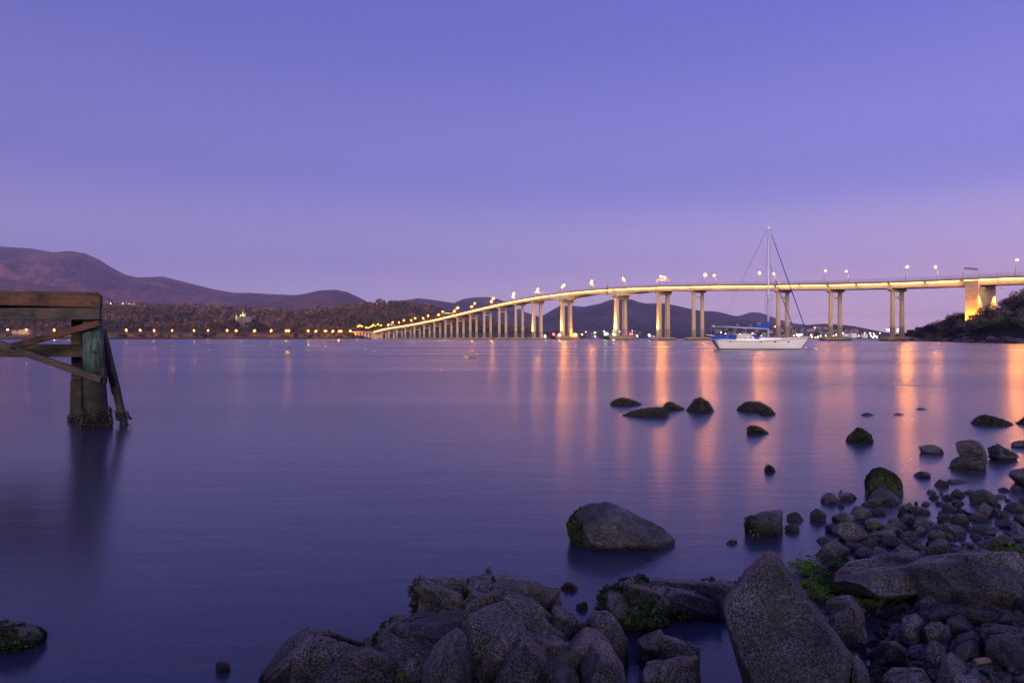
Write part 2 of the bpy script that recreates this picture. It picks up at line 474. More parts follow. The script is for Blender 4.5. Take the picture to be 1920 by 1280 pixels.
def ridge(name, pts, dist, front, mat, nx=220, nt=60, gully=0.22, gs=1.0, seed=0.0, back=0.25):
    xs = np.array([p[0] for p in pts], float); ys = np.array([p[1] for p in pts], float)
    px = np.linspace(xs[0], xs[-1], nx)
    zr = CH + (HZ - np.interp(px, xs, ys)) / F * dist
    k = np.array([0.25, 0.5, 0.25])
    zp = np.pad(zr, 1, mode='edge'); zr = np.convolve(zp, k, 'valid')
    t = np.concatenate([np.linspace(0, 1, nt), 1 + np.linspace(0, back, 8)[1:]])
    T, PX = np.meshgrid(t, px, indexing='ij')
    D = dist * (1 - front * (1 - T))
    X = (PX - 960) / F * D
    Z = np.broadcast_to(zr, T.shape)
    prof = np.where(T <= 1, (0.35 * T + 0.65 * T * T * (3 - 2 * T)), 1 - 1.8 * (T - 1))
    q = np.stack([X / (1200 * gs) + seed, D / (2600 * gs) + seed, np.zeros_like(X)], -1).reshape(-1, 3)
    nz = ridged(q, 5, 0.5).reshape(T.shape)
    env = np.clip(T * 3, 0, 1) * np.clip((1 - T) * 3.5, 0, 1)
    sky = fbm(np.stack([px / 9.0 + seed, np.full_like(px, 3.3 + seed), np.zeros_like(px)], -1), 4, 0.6)
    H = Z * prof * D / dist + Z * gully * (nz - 0.55) * env + (np.clip(T, 0, 1) ** 4) * sky * dist / F * 0.8
    H = np.maximum(H, -2.0 + 0 * H)
    H[0] = -2
    v = np.stack([X, D, H], -1).reshape(-1, 3)
    R, Cn = T.shape
    a = (np.arange(R - 1)[:, None] * Cn + np.arange(Cn - 1)).ravel()
    f = np.stack([a, a + 1, a + Cn + 1, a + Cn], 1)
    o = link(name, pyd(name, v, f, mat, True))
    return tag(o, kind='structure')

ridge('mountain', [(-420, 452), (-250, 470), (-120, 455), (-40, 458), (0, 462), (60, 466), (100, 473), (130, 470), (160, 475), (185, 486), (205, 499), (235, 515), (260, 520),
       (290, 519), (305, 518), (340, 527), (400, 542), (440, 549), (470, 549), (500, 551), (545, 553), (600, 558), (660, 572), (720, 590), (760, 612)],
      9000, 0.55, M['mount'], 420, 110, 0.30, 0.85, 1.7)
ridge('hill', [(-300, 520), (-100, 522), (0, 524), (60, 530), (120, 540), (180, 556), (240, 566), (330, 571), (420, 576), (500, 585), (560, 600)], 5200, 0.4, M['mount'], 260, 60, 0.25, 0.6, 5.1)
ridge('hill', [(440, 600), (490, 570), (540, 555), (570, 551), (600, 544), (630, 543), (650, 547), (670, 556), (690, 566), (730, 585), (780, 610)], 7000, 0.4, M['mount'], 220, 60, 0.25, 0.8, 3.9)
ridge('hill', [(640, 600), (700, 578), (750, 564), (785, 559), (820, 563), (850, 568), (870, 560), (890, 557), (915, 557), (935, 561), (955, 569), (985, 585), (1030, 600), (1080, 620)], 8200, 0.4, M['hillf'], 220, 60, 0.25, 0.8, 8.4)
ridge('hill', [(930, 625), (980, 606), (1020, 590), (1050, 573), (1070, 573), (1095, 575), (1125, 569), (1142, 563), (1155, 560), (1185, 561), (1200, 567), (1212, 569), (1240, 568), (1265, 572),
       (1290, 578), (1310, 582), (1345, 584), (1365, 589), (1400, 597), (1440, 603), (1480, 612), (1540, 625)], 7200, 0.5, M['hillf'], 320, 80, 0.26, 0.8, 6.2)
ridge('hill', [(1330, 606), (1365, 595), (1390, 591), (1408, 585), (1425, 586), (1440, 591), (1462, 599), (1490, 606), (1560, 615), (1640, 625)], 9600, 0.4, M['hillf'], 160, 40, 0.25, 0.8, 2.2)
ridge('hill', [(1430, 622), (1480, 616), (1515, 609), (1540, 607), (1570, 608), (1600, 611), (1625, 616), (1660, 623), (1700, 629), (1780, 632)], 3400, 0.30, M['hillf'], 200, 40, 0.2, 0.5, 4.4)

# ------------------------------------------------------------------ western shore with its wooded hill
SH_X = [-260, 0, 190, 420, 640, 720, 780, 860, 960, 1040, 1100]
SH_D = [1000, 1080, 1120, 1190, 1270, 1330, 1460, 1620, 1850, 2150, 2400]
RD_X = [-260, 0, 60, 190, 300, 400, 480, 540, 580, 620, 660, 690, 720, 760, 800, 840, 880, 920, 960, 1000, 1040, 1100]
RD_Y = [560, 566, 570, 573, 576, 579, 583, 587, 586, 581, 574, 571, 568, 569, 575, 585, 599, 608, 616, 622, 629, 633]
def west_h(px, D):
    sh = np.interp(px, SH_X, SH_D)
    rd = np.interp(px, [-260, 700, 1100], [2150, 2100, 2750])
    zr = np.maximum(CH + (HZ + 3 - np.interp(px, RD_X, RD_Y)) / F * rd, 4) - 9
    a = D - sh
    bank = np.where(a < 0, a * 0.15, np.minimum(a * 0.11, 3.2)) + np.clip((a - 30) / 40, 0, 1) * 3.6
    lawn = np.clip((a - 89) / 20, 0, 1) * 3.2 + np.clip((a - 109) / 120, 0, 1) * 4
    t = np.clip((a - 190) / (rd - sh - 190), 0, 1.4)
    hill = np.maximum(zr - 12, 0) * np.where(t < 1, t * t * (3 - 2 * t) * 0.5 + t * 0.5, 1 - (t - 1) * 1.2)
    return bank + lawn + hill
def west_grid():
    px = np.linspace(-260, 1100, 300)
    a = np.concatenate([[-25, -6, 0, 4, 8, 14, 20, 28, 36, 46, 58, 70, 82, 95, 115, 140], np.linspace(165, 1500, 40)])
    A, PX = np.meshgrid(a, px, indexing='ij')
    D = np.interp(PX, SH_X, SH_D) + A
    H = west_h(PX, D)
    q = np.stack([PX / 8, D / 14, 0 * D], -1).reshape(-1, 3)
    H = H + fbm(q, 3).reshape(H.shape) * np.clip(A / 20, 0, 1) * np.where(A < 60, 0.7, np.where(A < 100, 0.05, 1.2))
    v = np.stack([(PX - 960) / F * D, D, H], -1).reshape(-1, 3)
    R, Cn = A.shape
    i = (np.arange(R - 1)[:, None] * Cn + np.arange(Cn - 1)).ravel()
    return v, np.stack([i, i + 1, i + Cn + 1, i + Cn], 1)
m, n, l, b = new_mat('foreshore_ground')
b.inputs['Roughness'].default_value = 0.95; b.inputs['Specular IOR Level'].default_value = 0.1
geo = n.new('ShaderNodeNewGeometry')
t1 = n.new('ShaderNodeTexNoise'); t1.inputs['Scale'].default_value = 0.035; t1.inputs['Detail'].default_value = 7
l.new(geo.outputs['Position'], t1.inputs['Vector'])
r1 = ramp(n, l, t1.outputs[0], [(0.38, (0.08, 0.06, 0.028)), (0.5, (0.085, 0.095, 0.030)), (0.62, (0.17, 0.11, 0.05))])
sx = n.new('ShaderNodeSeparateXYZ'); l.new(geo.outputs['Position'], sx.inputs[0])
mr = n.new('ShaderNodeMapRange'); mr.clamp = True; l.new(sx.outputs['Z'], mr.inputs[0])
mr.inputs[1].default_value = 0.6; mr.inputs[2].default_value = 2.4
mx = n.new('ShaderNodeMix'); mx.data_type = 'RGBA'
l.new(mr.outputs[0], mx.inputs[0]); mx.inputs[6].default_value = (0.022, 0.018, 0.013, 1); l.new(r1.outputs[0], mx.inputs[7])
l.new(mx.outputs[2], b.inputs['Base Color'])
M['foreshore'] = m
_v, _f = west_grid()
tag(link('far_shore', pyd('far_shore', _v, _f, M['foreshore'], True)), kind='structure')

# road along the far shore
rv, rf = [], []
rp = np.linspace(-240, 700, 120)
for i, p_ in enumerate(rp):
    for a_ in (74, 88):
        D_ = np.interp(p_, SH_X, SH_D) + a_
        rv.append(((p_ - 960) / F * D_, D_, float(west_h(np.array([p_]), np.array([D_]))[0]) + 0.35))
    if i: rf.append((2 * i - 2, 2 * i, 2 * i + 1, 2 * i - 1))
tag(link('road', pyd('road', rv, rf, M['asphalt'], True)), kind='structure')

# ------------------------------------------------------------------ foliage
def leaf_mat(name, c0, c1, c2):
    m, n, l, b = new_mat(name)
    b.inputs['Roughness'].default_value = 0.8; b.inputs['Specular IOR Level'].default_value = 0.2
    oi = n.new('ShaderNodeObjectInfo')
    geo = n.new('ShaderNodeNewGeometry')
    t = n.new('ShaderNodeTexNoise'); t.inputs['Scale'].default_value = 0.6; t.inputs['Detail'].default_value = 3
    l.new(geo.outputs['Position'], t.inputs['Vector'])
    ad = n.new('ShaderNodeMath'); ad.operation = 'MULTIPLY_ADD'; ad.inputs[1].default_value = 0.75
    l.new(oi.outputs['Random'], ad.inputs[0])
    mu = n.new('ShaderNodeMath'); mu.operation = 'MULTIPLY_ADD'; mu.inputs[1].default_value = 0.6; mu.inputs[2].default_value = -0.17
    l.new(t.outputs[0], mu.inputs[0]); l.new(mu.outputs[0], ad.inputs[2])
    r = ramp(n, l, ad.outputs[0], [(0.05, c0), (0.5, c1), (0.95, c2)])
    l.new(r.outputs[0], b.inputs['Base Color'])
    return m
M['leaf'] = leaf_mat('scrub_leaves', (0.060, 0.054, 0.044), (0.125, 0.112, 0.092), (0.095, 0.115, 0.055))
M['leaf_far'] = leaf_mat('far_tree_leaves', (0.012, 0.020, 0.009), (0.034, 0.032, 0.014), (0.10, 0.050, 0.024))
M['bark'] = plain('bark', (0.075, 0.055, 0.042), 0.9, var=0.3, scale=2)

def crown_arrays(seed, nleaf, rx, rz, h0, leaf, lobes=7):
    """leaf quads spread through several uneven lobes; returns verts (4n,3) and lobe centres"""
    g = np.random.default_rng(seed)
    c = g.normal(size=(lobes, 3)) * (rx * 0.42, rx * 0.42, rz * 0.36)
    c[0] = 0
    lr = rx * g.uniform(0.34, 0.62, lobes)
    k = g.integers(0, lobes, nleaf)
    d = g.normal(size=(nleaf, 3)); d /= np.linalg.norm(d, axis=1)[:, None]
    rad = lr[k] * g.uniform(0.25, 1, nleaf) ** 0.45
    p = c[k] + d * rad[:, None] * (1, 1, 0.78 * rz / rx)
    p[:, 2] += h0
    nrm = d + g.normal(size=(nleaf, 3)) * 0.7 + (0, 0, 0.35); nrm /= np.linalg.norm(nrm, axis=1)[:, None]
    a = np.cross(nrm, g.normal(size=(nleaf, 3))); a /= np.linalg.norm(a, axis=1)[:, None]
    bb = np.cross(nrm, a)
    s = leaf * g.uniform(0.6, 1.4, nleaf)[:, None]
    v = np.stack([p - a * s, p - bb * s * .6, p + a * s, p + bb * s * .6], 1).reshape(-1, 3)
    return v, c + (0, 0, h0)
def quads(n):
    return np.arange(4 * n).reshape(n, 4)

def tree_meshes(name, seed, h, rx, rz, nleaf, leaf, leafmat, lobes=7):
    v, c = crown_arrays(seed, nleaf, rx, rz, h - rz * 0.8, leaf, lobes)
    cm = pyd('crown_' + name, v, quads(nleaf), leafmat)
    mb = MB()
    top = h - rz * 0.9
    mb.tube((0, 0, -0.6), (0.05 * rx, 0, top * 0.6), 0.035 * h, 0.024 * h, 6)
    for q in c[:6]:
        mb.tube((0.05 * rx, 0, top * 0.55), q, 0.018 * h, 0.006 * h, 5)
    return cm, mb.mesh('trunk_' + name, M['bark'])

def place_tree(name, meshes, loc, s, rz, label, cat, group):
    o = empty(name, loc, label, cat, group, rz)
    o.scale = (s, s, s * random.uniform(0.85, 1.15))
    link('crown', meshes[0], o)
    link('trunk', meshes[1], o)
    return o

# the far wood: one mass of crowns on the hillside
def wood():
    g = np.random.default_rng(21)
    N, nl = 7000, 26
    px = g.uniform(-200, 1060, N * 2)
    rel = g.uniform(0, 1, N * 2) ** 0.9
    sh = np.interp(px, SH_X, SH_D); rd = np.interp(px, [-260, 700, 1100], [2150, 2100, 2750])
    D = sh + 215 + rel * (rd - sh - 195)
    keep = ~((px > 415) & (px < 500) & (D < sh + 330))
    px, D = px[keep][:N], D[keep][:N]
    H = west_h(px, D)
    X = (px - 960) / F * D
    base = []
    for k in range(10):
        v, _ = crown_arrays(100 + k, nl, 5.2, 5.0, 7.5, 1.9, 5)
        base.append(v)
    base = np.array(base)
    kk = g.integers(0, 10, N)
    s = g.uniform(0.6, 1.35, N) * np.where(g.random(N) < 0.06, 1.5, 1)
    th = g.uniform(0, 6.28, N)
    v = base[kk] * s[:, None, None]
    vx = v[..., 0] * np.cos(th)[:, None] - v[..., 1] * np.sin(th)[:, None] + X[:, None]
    vy = v[..., 0] * np.sin(th)[:, None] + v[..., 1] * np.cos(th)[:, None] + D[:, None]
    vz = v[..., 2] + H[:, None] - 1
    vv = np.stack([vx, vy, vz], -1).reshape(-1, 3)
    me = pyd('far_wood', vv, quads(N * nl))
    # colour varies from tree to tree
    m, n, l, b = new_mat('far_wood_leaves')
    b.inputs['Roughness'].default_value = 0.9; b.inputs['Specular IOR Level'].default_value = 0.1
    at = n.new('ShaderNodeAttribute'); at.attribute_name = 'tint'
    r = ramp(n, l, at.outputs['Fac'], [(0.0, (0.028, 0.032, 0.014)), (0.30, (0.075, 0.055, 0.030)), (0.62, (0.15, 0.092, 0.058)), (0.85, (0.24, 0.125, 0.08)), (1.0, (0.32, 0.18, 0.13))])
    l.new(r.outputs[0], b.inputs['Base Color'])
    me.materials.append(m)
    pat = fbm(np.stack([X / 130, D / 130, 0 * X], -1), 3)
    tint = np.clip(g.uniform(0, 0.75, N) + pat * 0.7 + rel[keep][:N] * 0.22, 0, 1)
    at_ = me.attributes.new('tint', 'FLOAT', 'FACE')
    at_.data.foreach_set('value', np.repeat(tint, nl).astype(np.float32))
    tag(link('far_wood', me), 'dark autumn wood covering the hill across the river', 'wood', kind='stuff')
wood()

# ------------------------------------------------------------------ ordinals for labels
ORD = ['', 'second', 'third', 'fourth', 'fifth', 'sixth', 'seventh', 'eighth', 'ninth', 'tenth', 'eleventh', 'twelfth', 'thirteenth',
       'fourteenth', 'fifteenth', 'sixteenth', 'seventeenth', 'eighteenth', 'nineteenth', 'twentieth', 'twenty-first', 'twenty-second', 'twenty-third',
       'twenty-fourth', 'twenty-fifth', 'twenty-sixth', 'twenty-seventh', 'twenty-eighth', 'twenty-ninth', 'thirtieth', 'thirty-first', 'thirty-second',
       'thirty-third', 'thirty-fourth', 'thirty-fifth', 'thirty-sixth', 'thirty-seventh', 'thirty-eighth', 'thirty-ninth', 'fortieth']
def nth(i, side): return ('%smost' % side) if i == 0 else '%s from the %s' % (ORD[i], side)

# ------------------------------------------------------------------ bridge
BD = np.array([-0.488, 0.873, 0]); BD /= np.linalg.norm(BD)
BN = np.array([BD[1], -BD[0], 0])             # across the deck, away from the camera
B0 = np.array([239.4, 424.3, 0])
SP = 42.67
PIER_S = [0, SP, 2 * SP, 4 * SP, 5 * SP]
PIER_S += [PIER_S[-1] + 60.96]; PIER_S += [PIER_S[-1] + 94.8]; PIER_S += [PIER_S[-1] + 60.96]
NAV = (PIER_S[5], PIER_S[6])
while PIER_S[-1] + SP < 1000: PIER_S.append(PIER_S[-1] + SP)
S_END = PIER_S[-1] + SP * 0.8
_ps = np.array([-42, 0, 42.67, 85, 170, 213, 274, 369, 430, 472, 515, 558, 600, 686, 790, 900, 1012])
_pz = np.array([36.6, 38.7, 40.4, 42.7, 46.9, 48.9, 51.5, 53.6, 51.4, 49.2, 46.4, 43.2, 40.3, 35.6, 29.5, 23.4, 17.4])
_pf = np.polyfit(_ps, _pz, 6)
def zrail(s): return np.polyval(_pf, np.clip(s, -60, 1020)) + np.minimum(0, s + 60) * 0.045
def ztop(s): return zrail(s) - 1.6
def gdepth(s):
    d = 2.9
    for q in NAV:
        a = abs(s - q) / 52.0
        if a < 1: d = max(d, 2.9 + 3.4 * (1 - a) ** 1.7)
    return d
def BP(s, o, z): return B0 + BD * s + BN * o + np.array([0, 0, z])
def s_at(px, o):
    u = (px - 960) / F
    return ((B0 + BN * o)[0] - u * (B0 + BN * o)[1]) / (u * BD[1] - BD[0])

bridge = empty('bridge', tuple(BP(0, 0, 0)), 'long concrete road bridge on tall twin-column piers with glowing girder', 'bridge')
bridge.matrix_world
BINV = Vector(-BP(0, 0, 0))
def bpart(mb, name, mat, parent=bridge, smooth=False):
    me = mb.mesh(name, mat, smooth)
    me.transform(Matrix.Translation(BINV))
    return link(name, me, parent)

def loft(mb, ss, sec):
    """sec(s) -> closed list of (offset, z)"""
    rings = [[BP(s, o, z) for o, z in sec(s)] for s in ss]
    k = len(rings[0])
    vs = [p for r in rings for p in r]
    fs = []
    for i in range(len(ss) - 1):
        for j in range(k):
            fs.append((i * k + j, i * k + (j + 1) % k, (i + 1) * k + (j + 1) % k, (i + 1) * k + j))
    fs += [tuple(range(k)), tuple(range(len(vs) - 1, len(vs) - k - 1, -1))]
    mb.add(vs, fs)

W2 = 9.0
joints = [-150, -96, -SP] + PIER_S + [S_END]
for a_, b_ in zip(joints[:-1], joints[1:]):
    ss = np.linspace(a_ + 0.06, b_ - 0.06, max(3, int((b_ - a_) / 7)))
    mb = MB()
    loft(mb, ss, lambda s: [(-W2, ztop(s)), (-W2, ztop(s) - 1.35), (-W2 + 1.6, ztop(s) - 1.55), (W2 - 1.6, ztop(s) - 1.55), (W2, ztop(s) - 1.35), (W2, ztop(s)),
                            (W2 - .5, ztop(s)), (W2 - .5, ztop(s) - .5), (-W2 + .5, ztop(s) - .5), (-W2 + .5, ztop(s))])
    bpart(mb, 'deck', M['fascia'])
    for o_ in (-W2 + 1.5, -2.0, 2.0, W2 - 1.5):
        mb = MB()
        w_ = 0.45
        loft(mb, ss, lambda s: [(o_ - w_, ztop(s) - 1.52), (o_ + w_, ztop(s) - 1.52), (o_ + w_, ztop(s) - 1.4 - gdepth(s)), (o_ - w_, ztop(s) - 1.4 - gdepth(s))])
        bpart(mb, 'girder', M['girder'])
    for side in (-1, 1):
        mb = MB()
        o_ = side * (W2 - 0.25)
        n_ = int((b_ - a_) / 2.6)
        for s in np.linspace(a_ + 0.3, b_ - 0.3, n_):
            mb.beam(BP(s, o_, ztop(s) - .02), BP(s, o_, zrail(s)), 0.10, 0.10, up=BD)
        for h in (0.0, -0.55, -1.1):
            for s0, s1 in zip(ss[:-1], ss[1:]):
                mb.beam(BP(s0, o_, zrail(s0) + h), BP(s1, o_, zrail(s1) + h), 0.08, 0.10)
        bpart(mb, 'railing', M['steel'])
    # light strips fixed under the edge of the deck, washing the outer girder
    k_ = max(1, int(round((b_ - a_) / 21)))
    cuts = np.linspace(a_ + 0.5, b_ - 0.5, k_ + 1)
    for c0, c1 in zip(cuts[:-1], cuts[1:]):
        gap = random.choice((0.5, 0.8, 1.4))
        mb = MB()
        q = np.linspace(c0 + gap, c1 - gap, 4)
        for s0, s1 in zip(q[:-1], q[1:]):
            mb.beam(BP(s0, -W2 + 0.22, ztop(s0) - 1.56), BP(s1, -W2 + 0.22, ztop(s1) - 1.56), 0.26, 0.22)
        bpart(mb, 'light_strip', M['strip'])
# road surface on the deck
mb = MB()
ss = np.linspace(-150, S_END, 150)
mb.add([BP(s, o, ztop(s) - 0.49) for s in ss for o in (-W2 + 1.6, W2 - 1.6)], [(2 * i, 2 * i + 2, 2 * i + 3, 2 * i + 1) for i in range(len(ss) - 1)])
bpart(mb, 'roadway', M['asphalt'])

def quadcol(mb, s, o, z0, z1, L0, W0, L1, W1):
    vs = []
    for z, L, W in ((z0, L0, W0), (z1, L1, W1)):
        vs += [BP(s + i * L / 2, o + j * W / 2, z) for i, j in ((-1, -1), (1, -1), (1, 1), (-1, 1))]
    mb.add(vs, [(0, 1, 2, 3), (7, 6, 5, 4)] + [(i, i + 4, (i + 1) % 4 + 4, (i + 1) % 4) for i in range(4)])

for i, s in enumerate(PIER_S):
    zt = float(ztop(s)) - 1.4 - gdepth(s)
    main = 4 <= i <= 7
    cap_h = 3.4 if main else 1.9
    L = (3.6 if i in (5, 6) else 2.7) if main else 1.15
    cw = 2.9
    mb = MB()
    xs = [(-W2 + 0.4, zt - .02), (W2 - .4, zt - .02), (W2 - .4, zt - cap_h * 0.55), (W2 - 2.3, zt - cap_h), (-W2 + 2.3, zt - cap_h), (-W2 + .4, zt - cap_h * 0.55)]
    mb.prism(xs, -(L / 2 + .5), L / 2 + .5, BP(s, 0, 0), (BN, BD, (0, 0, 1)))
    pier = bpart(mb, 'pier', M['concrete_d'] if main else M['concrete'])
    zb = 2.2 if i < 14 else 1.6
    for o in (-4.85, 4.85):
        mb = MB()
        quadcol(mb, s, o, zb - .3, zt - cap_h + .02, L * 1.25, cw * 1.12, L, cw)
        bpart(mb, 'column', M['concrete'], pier)
        mb = MB()
        quadcol(mb, s, o, zb - .2, zb + 6.5 + (i % 3), L * 1.25 + .14, cw * 1.12 + .14, L * 1.22 + .14, cw * 1.1 + .14)
        if zt - zb > 16: bpart(mb, 'column_base', M['concrete_d'], pier)
    if not main:
        mb = MB()
        hx = 4.85 - cw / 2
        zc = zt - cap_h - (3.6 if zt - zb > 14 else 1.2)
        mb.prism([(-hx - .1, zc + 1.5), (-hx + .9, zc + .55), (hx - .9, zc + .55), (hx + .1, zc + 1.5), (hx + .1, zc - 1.5), (hx - 1.0, zc - .55), (-hx + 1.0, zc - .55), (-hx - .1, zc - 1.5)],
                 -L / 2 + .06, L / 2 - .06, BP(s, 0, 0), (BN, BD, (0, 0, 1)))
        bpart(mb, 'crossbeam', M['concrete'], pier)
    # pile cap: a long slab with blunt ends standing in the water
    hw, hl = (15.5, 6.0) if i in (5, 6) else ((13.5, 4.6) if i < 9 else (10.5, 3.2))
    out = [(-hw, 0.45 * hl), (-hw + 2.5, hl), (hw - 2.5, hl), (hw, .45 * hl), (hw, -.45 * hl), (hw - 2.5, -hl), (-hw + 2.5, -hl), (-hw, -.45 * hl)]
    hgt = 3.6 if i in (5, 6) else zb
    mb = MB()
    vs = [BP(s + y, x, z) for z in (0.75, hgt) for x, y in out] + [BP(s + y * .72, x * .8, hgt + .55) for x, y in out]
    mb.add(vs, [tuple(range(8))] + [(k, (k + 1) % 8, (k + 1) % 8 + 8, k + 8) for k in range(8)] + [(k + 8, (k + 1) % 8 + 8, (k + 1) % 8 + 16, k + 16) for k in range(8)] + [tuple(range(23, 15, -1))])
    bpart(mb, 'pile_cap', M['concrete_d'], pier)
    mb = MB()
    vs = [BP(s + y * .985, x * .992, z) for z in (-2, 0.78) for x, y in out]
    mb.add(vs, [tuple(range(8)), tuple(range(15, 7, -1))] + [(k, (k + 1) % 8, (k + 1) % 8 + 8, k + 8) for k in range(8)])
    bpart(mb, 'tide_band', M['tide'], pier)
    if i in (5, 6):       # timber fenders at the navigation span
        side = 1 if i == 5 else 1
        mb = MB()
        for q in range(9):
            z = .2 + q * .42
            mb.beam(BP(s + hl + .35, -hw + .2, z), BP(s + hl + .35, -hw + 13, z), .5, .34)
            mb.beam(BP(s + hl + .2, -hw - .35, z), BP(s - hl * .6, -hw - .35, z), .5, .34)
        bpart(mb, 'fender', M['fender'], pier)

# solid wall pier where the bridge reaches the headland
s = WS = -SP - 5
mb = MB()
mb.prism([(-W2 - .15, 4), (W2 + .15, 8), (W2 + .15, float(ztop(s)) - 1.58), (-W2 - .15, float(ztop(s)) - 1.58)], -3.3, 3.3, BP(s, 0, 0), (BN, BD, (0, 0, 1)))
wallp = bpart(mb, 'wall_pier', M['concrete'])
mb = MB()
for z in (15.5, 19.5, 23.5, 27.5):
    mb.prism([(-W2 - .19, z), (W2 + .19, z), (W2 + .19, z + .10), (-W2 - .19, z + .10)], -3.34, 3.34, BP(s, 0, 0), (BN, BD, (0, 0, 1)))
bpart(mb, 'pour_line', M['concrete_d'], wallp)
# western abutment and approach viaduct
mb = MB()
z_ = float(ztop(S_END))
mb.prism([(-W2 - .3, 0), (W2 + .3, 0), (W2 + .3, z_ - 1.4), (-W2 - .3, z_ - 1.4)], -6, 5, BP(S_END + 4, 0, 0), (BN, BD, (0, 0, 1)))
bpart(mb, 'abutment', M['concrete'])
mb = MB()
pA, pB = BP(S_END + 6, -2, z_ - 1.2), P(664, 622, 1400)
mb.beam(pA, pB, 15, 1.8)
bpart(mb, 'approach_deck', M['concrete'])
for k in range(6):
    q = pA + (pB - pA) * (0.14 + k * 0.15)
    mb = MB()
    mb.box((q[0], q[1] - 3, q[2] / 2 - .6), (4.2, 9, q[2] - .4))
    bpart(mb, 'approach_pier', M['concrete'])

# ------------------------------------------------------------------ lamps on the bridge
def lamp_meshes(h, arm, head, mat, tag_):
    mp = MB(); mp.tube((0, 0, 0), (0, 0, h), 0.16, 0.09, 6); mp.tube((0, 0, 0), (0, 0, .8), .26, .2, 6)
    ma = MB(); ma.tube((0, 0, h - .05), (arm * .55, 0, h + .35), .07, .06, 5); ma.tube((arm * .55, 0, h + .35), (arm, 0, h + .4), .06, .05, 5)
    ma.box((arm + .1, 0, h + .52), (head * 1.5, head * .7, .12))
    mh = MB(); mh.ball((arm + .1, 0, h + .28), (head * .52, head * .52, head * .42), 10, 7)
    return mp.mesh('pole_' + tag_, M['steel'], True), ma.mesh('arm_' + tag_, M['steel']), mh.mesh('head_' + tag_, mat, True)
def lamp(meshes, loc, rz, label, group, name='street_lamp'):
    o = empty(name, tuple(loc), label, 'street lamp', group, rz)
    for nm, me in zip(('pole', 'arm', 'lamp_head'), meshes):
        link(nm, me, o)
    return o
LB = lamp_meshes(8.6, 1.6, 0.62, M['lamp'], 'bridge')
LBB = lamp_meshes(8.6, 1.6, 0.70, M['lamp_bright'], 'bridge_bright')
yaw = math.atan2(BN[1], BN[0])
near = [1904, 1698, 1545, 1421, 1320, 1237, 1166, 1107, 1055, 1006, 961, 923, 888, 856, 828, 801, 777, 755.5, 735]
far = [1757, 1590, 1453, 1342, 1249, 1173, 1111, 1057, 1010, 963.5, 923.6, 886.5, 853.7, 824, 796, 773, 750, 729]
for i, p_ in enumerate(near):
    s = s_at(p_, -W2 + .8)
    lamp(LBB if p_ in (1904, 1698, 1421, 1320, 1237, 1055) else LB, BP(s, -W2 + .8, float(ztop(s)) - .5), yaw, 'orange street lamp on the near edge of the bridge deck, ' + nth(i, 'right'), 'street lamps on the near side of the bridge')
for i, p_ in enumerate(far):
    s = s_at(p_, W2 - .8)
    lamp(LB, BP(s, W2 - .8, float(ztop(s)) - .5), yaw + math.pi, 'orange street lamp on the far edge of the bridge deck, ' + nth(i, 'right'), 'street lamps on the far side of the bridge')

# lane-signal gantries
gan = [(1806, 6, 'dark lane-signal arm on the bridge above the floodlit wall pier', 0), (1232, 6, 'lane-signal arm on the bridge right of the navigation span', 1),
       (1000, 6, 'lane-signal arm with green and red lights left of the navigation span', 1), (832, 6, 'lane-signal arm with green and red lights at mid slope of bridge', 1),
       (726, 6, 'lane-signal arm at the low far end of the bridge', 1)]
for p_, h_, lab, lit in gan:
    s = s_at(p_, -W2 + .7)
    base = BP(s, -W2 + .7, float(ztop(s)) - .5)
    o = empty('signal_gantry', tuple(base), lab, 'gantry', 'lane-signal gantries on the bridge', yaw)
    mb = MB(); mb.tube((0, 0, 0), (0, 0, h_), .22, .18, 8); mb.tube((0, 0, h_ - .1), (16.4, 0, h_ + .3), .14, .12, 6); mb.tube((16.4, 0, 0), (16.4, 0, h_ + .3), .2, .16, 8)
    mb.build('gantry_frame', M['steel'], o)
    for k in range(5):
        x = 2.6 + k * 2.8
        mb = MB(); mb.box((x, 0, h_ + .1), (1.5, .35, 1.2)); sg = mb.build('signal_box', M['fender'], o)
        mb = MB(); mb.tube((x, -.2, h_ + .1), (x, -.3, h_ + .1), .42, .42, 10)
        mb.build('signal_light', (M['sig_green'] if k < 3 else M['sig_red']) if lit else M['steel'], sg)

# floodlights on the pile caps and the beams they throw
def flood(loc, target, energy, col, label, spot=70, size=0.6):
    o = empty('floodlight', tuple(loc), label, 'floodlight', 'floodlights under the bridge')
    d = np.array(target) - np.array(loc); d = d / np.linalg.norm(d)
    mb = MB(); mb.tube((0, 0, 0), (0, 0, .5), .12, .1, 6); mb.beam((0, 0, .5), tuple(np.array((0, 0, .5)) + d * .6), .9, .7)
    h = mb.build('housing', M['steel'], o)
    mb = MB(); mb.beam(tuple(np.array((0, 0, .5)) + d * .62), tuple(np.array((0, 0, .5)) + d * .68), .8, .6)
    mb.build('lens', M['lens'], h)
    ld = bpy.data.lights.new('floodlight', 'SPOT'); ld.energy = energy; ld.color = col
    ld.spot_size = math.radians(spot); ld.spot_blend = 0.7; ld.shadow_soft_size = size
    lo = bpy.data.objects.new('flood_beam', ld); COL.objects.link(lo); lo.parent = o
    lo.location = tuple(np.array((0, 0, .5)) + d * 1.2)
    lo.rotation_euler = Vector(d).to_track_quat('-Z', 'Y').to_euler()
AMB = (1.0, 0.60, 0.16)
for i, en, col in ((4, 110000, (1.0, .50, .12)), (5, 230000, AMB), (6, 180000, AMB), (7, 120000, AMB)):
    s = PIER_S[i]; zt = float(ztop(s)) - 5
    nm = ['', '', '', '', 'right of the green-lit pier', 'on the green-lit pier', 'on the red-lit pier', 'left of the red-lit pier'][i]
    flood(BP(s, -11.0, 3.8 if i in (5, 6) else 2.4), BP(s, -5.2, zt * .62), en, col, 'floodlight at the pier foot ' + nm, 60)
s = -SP
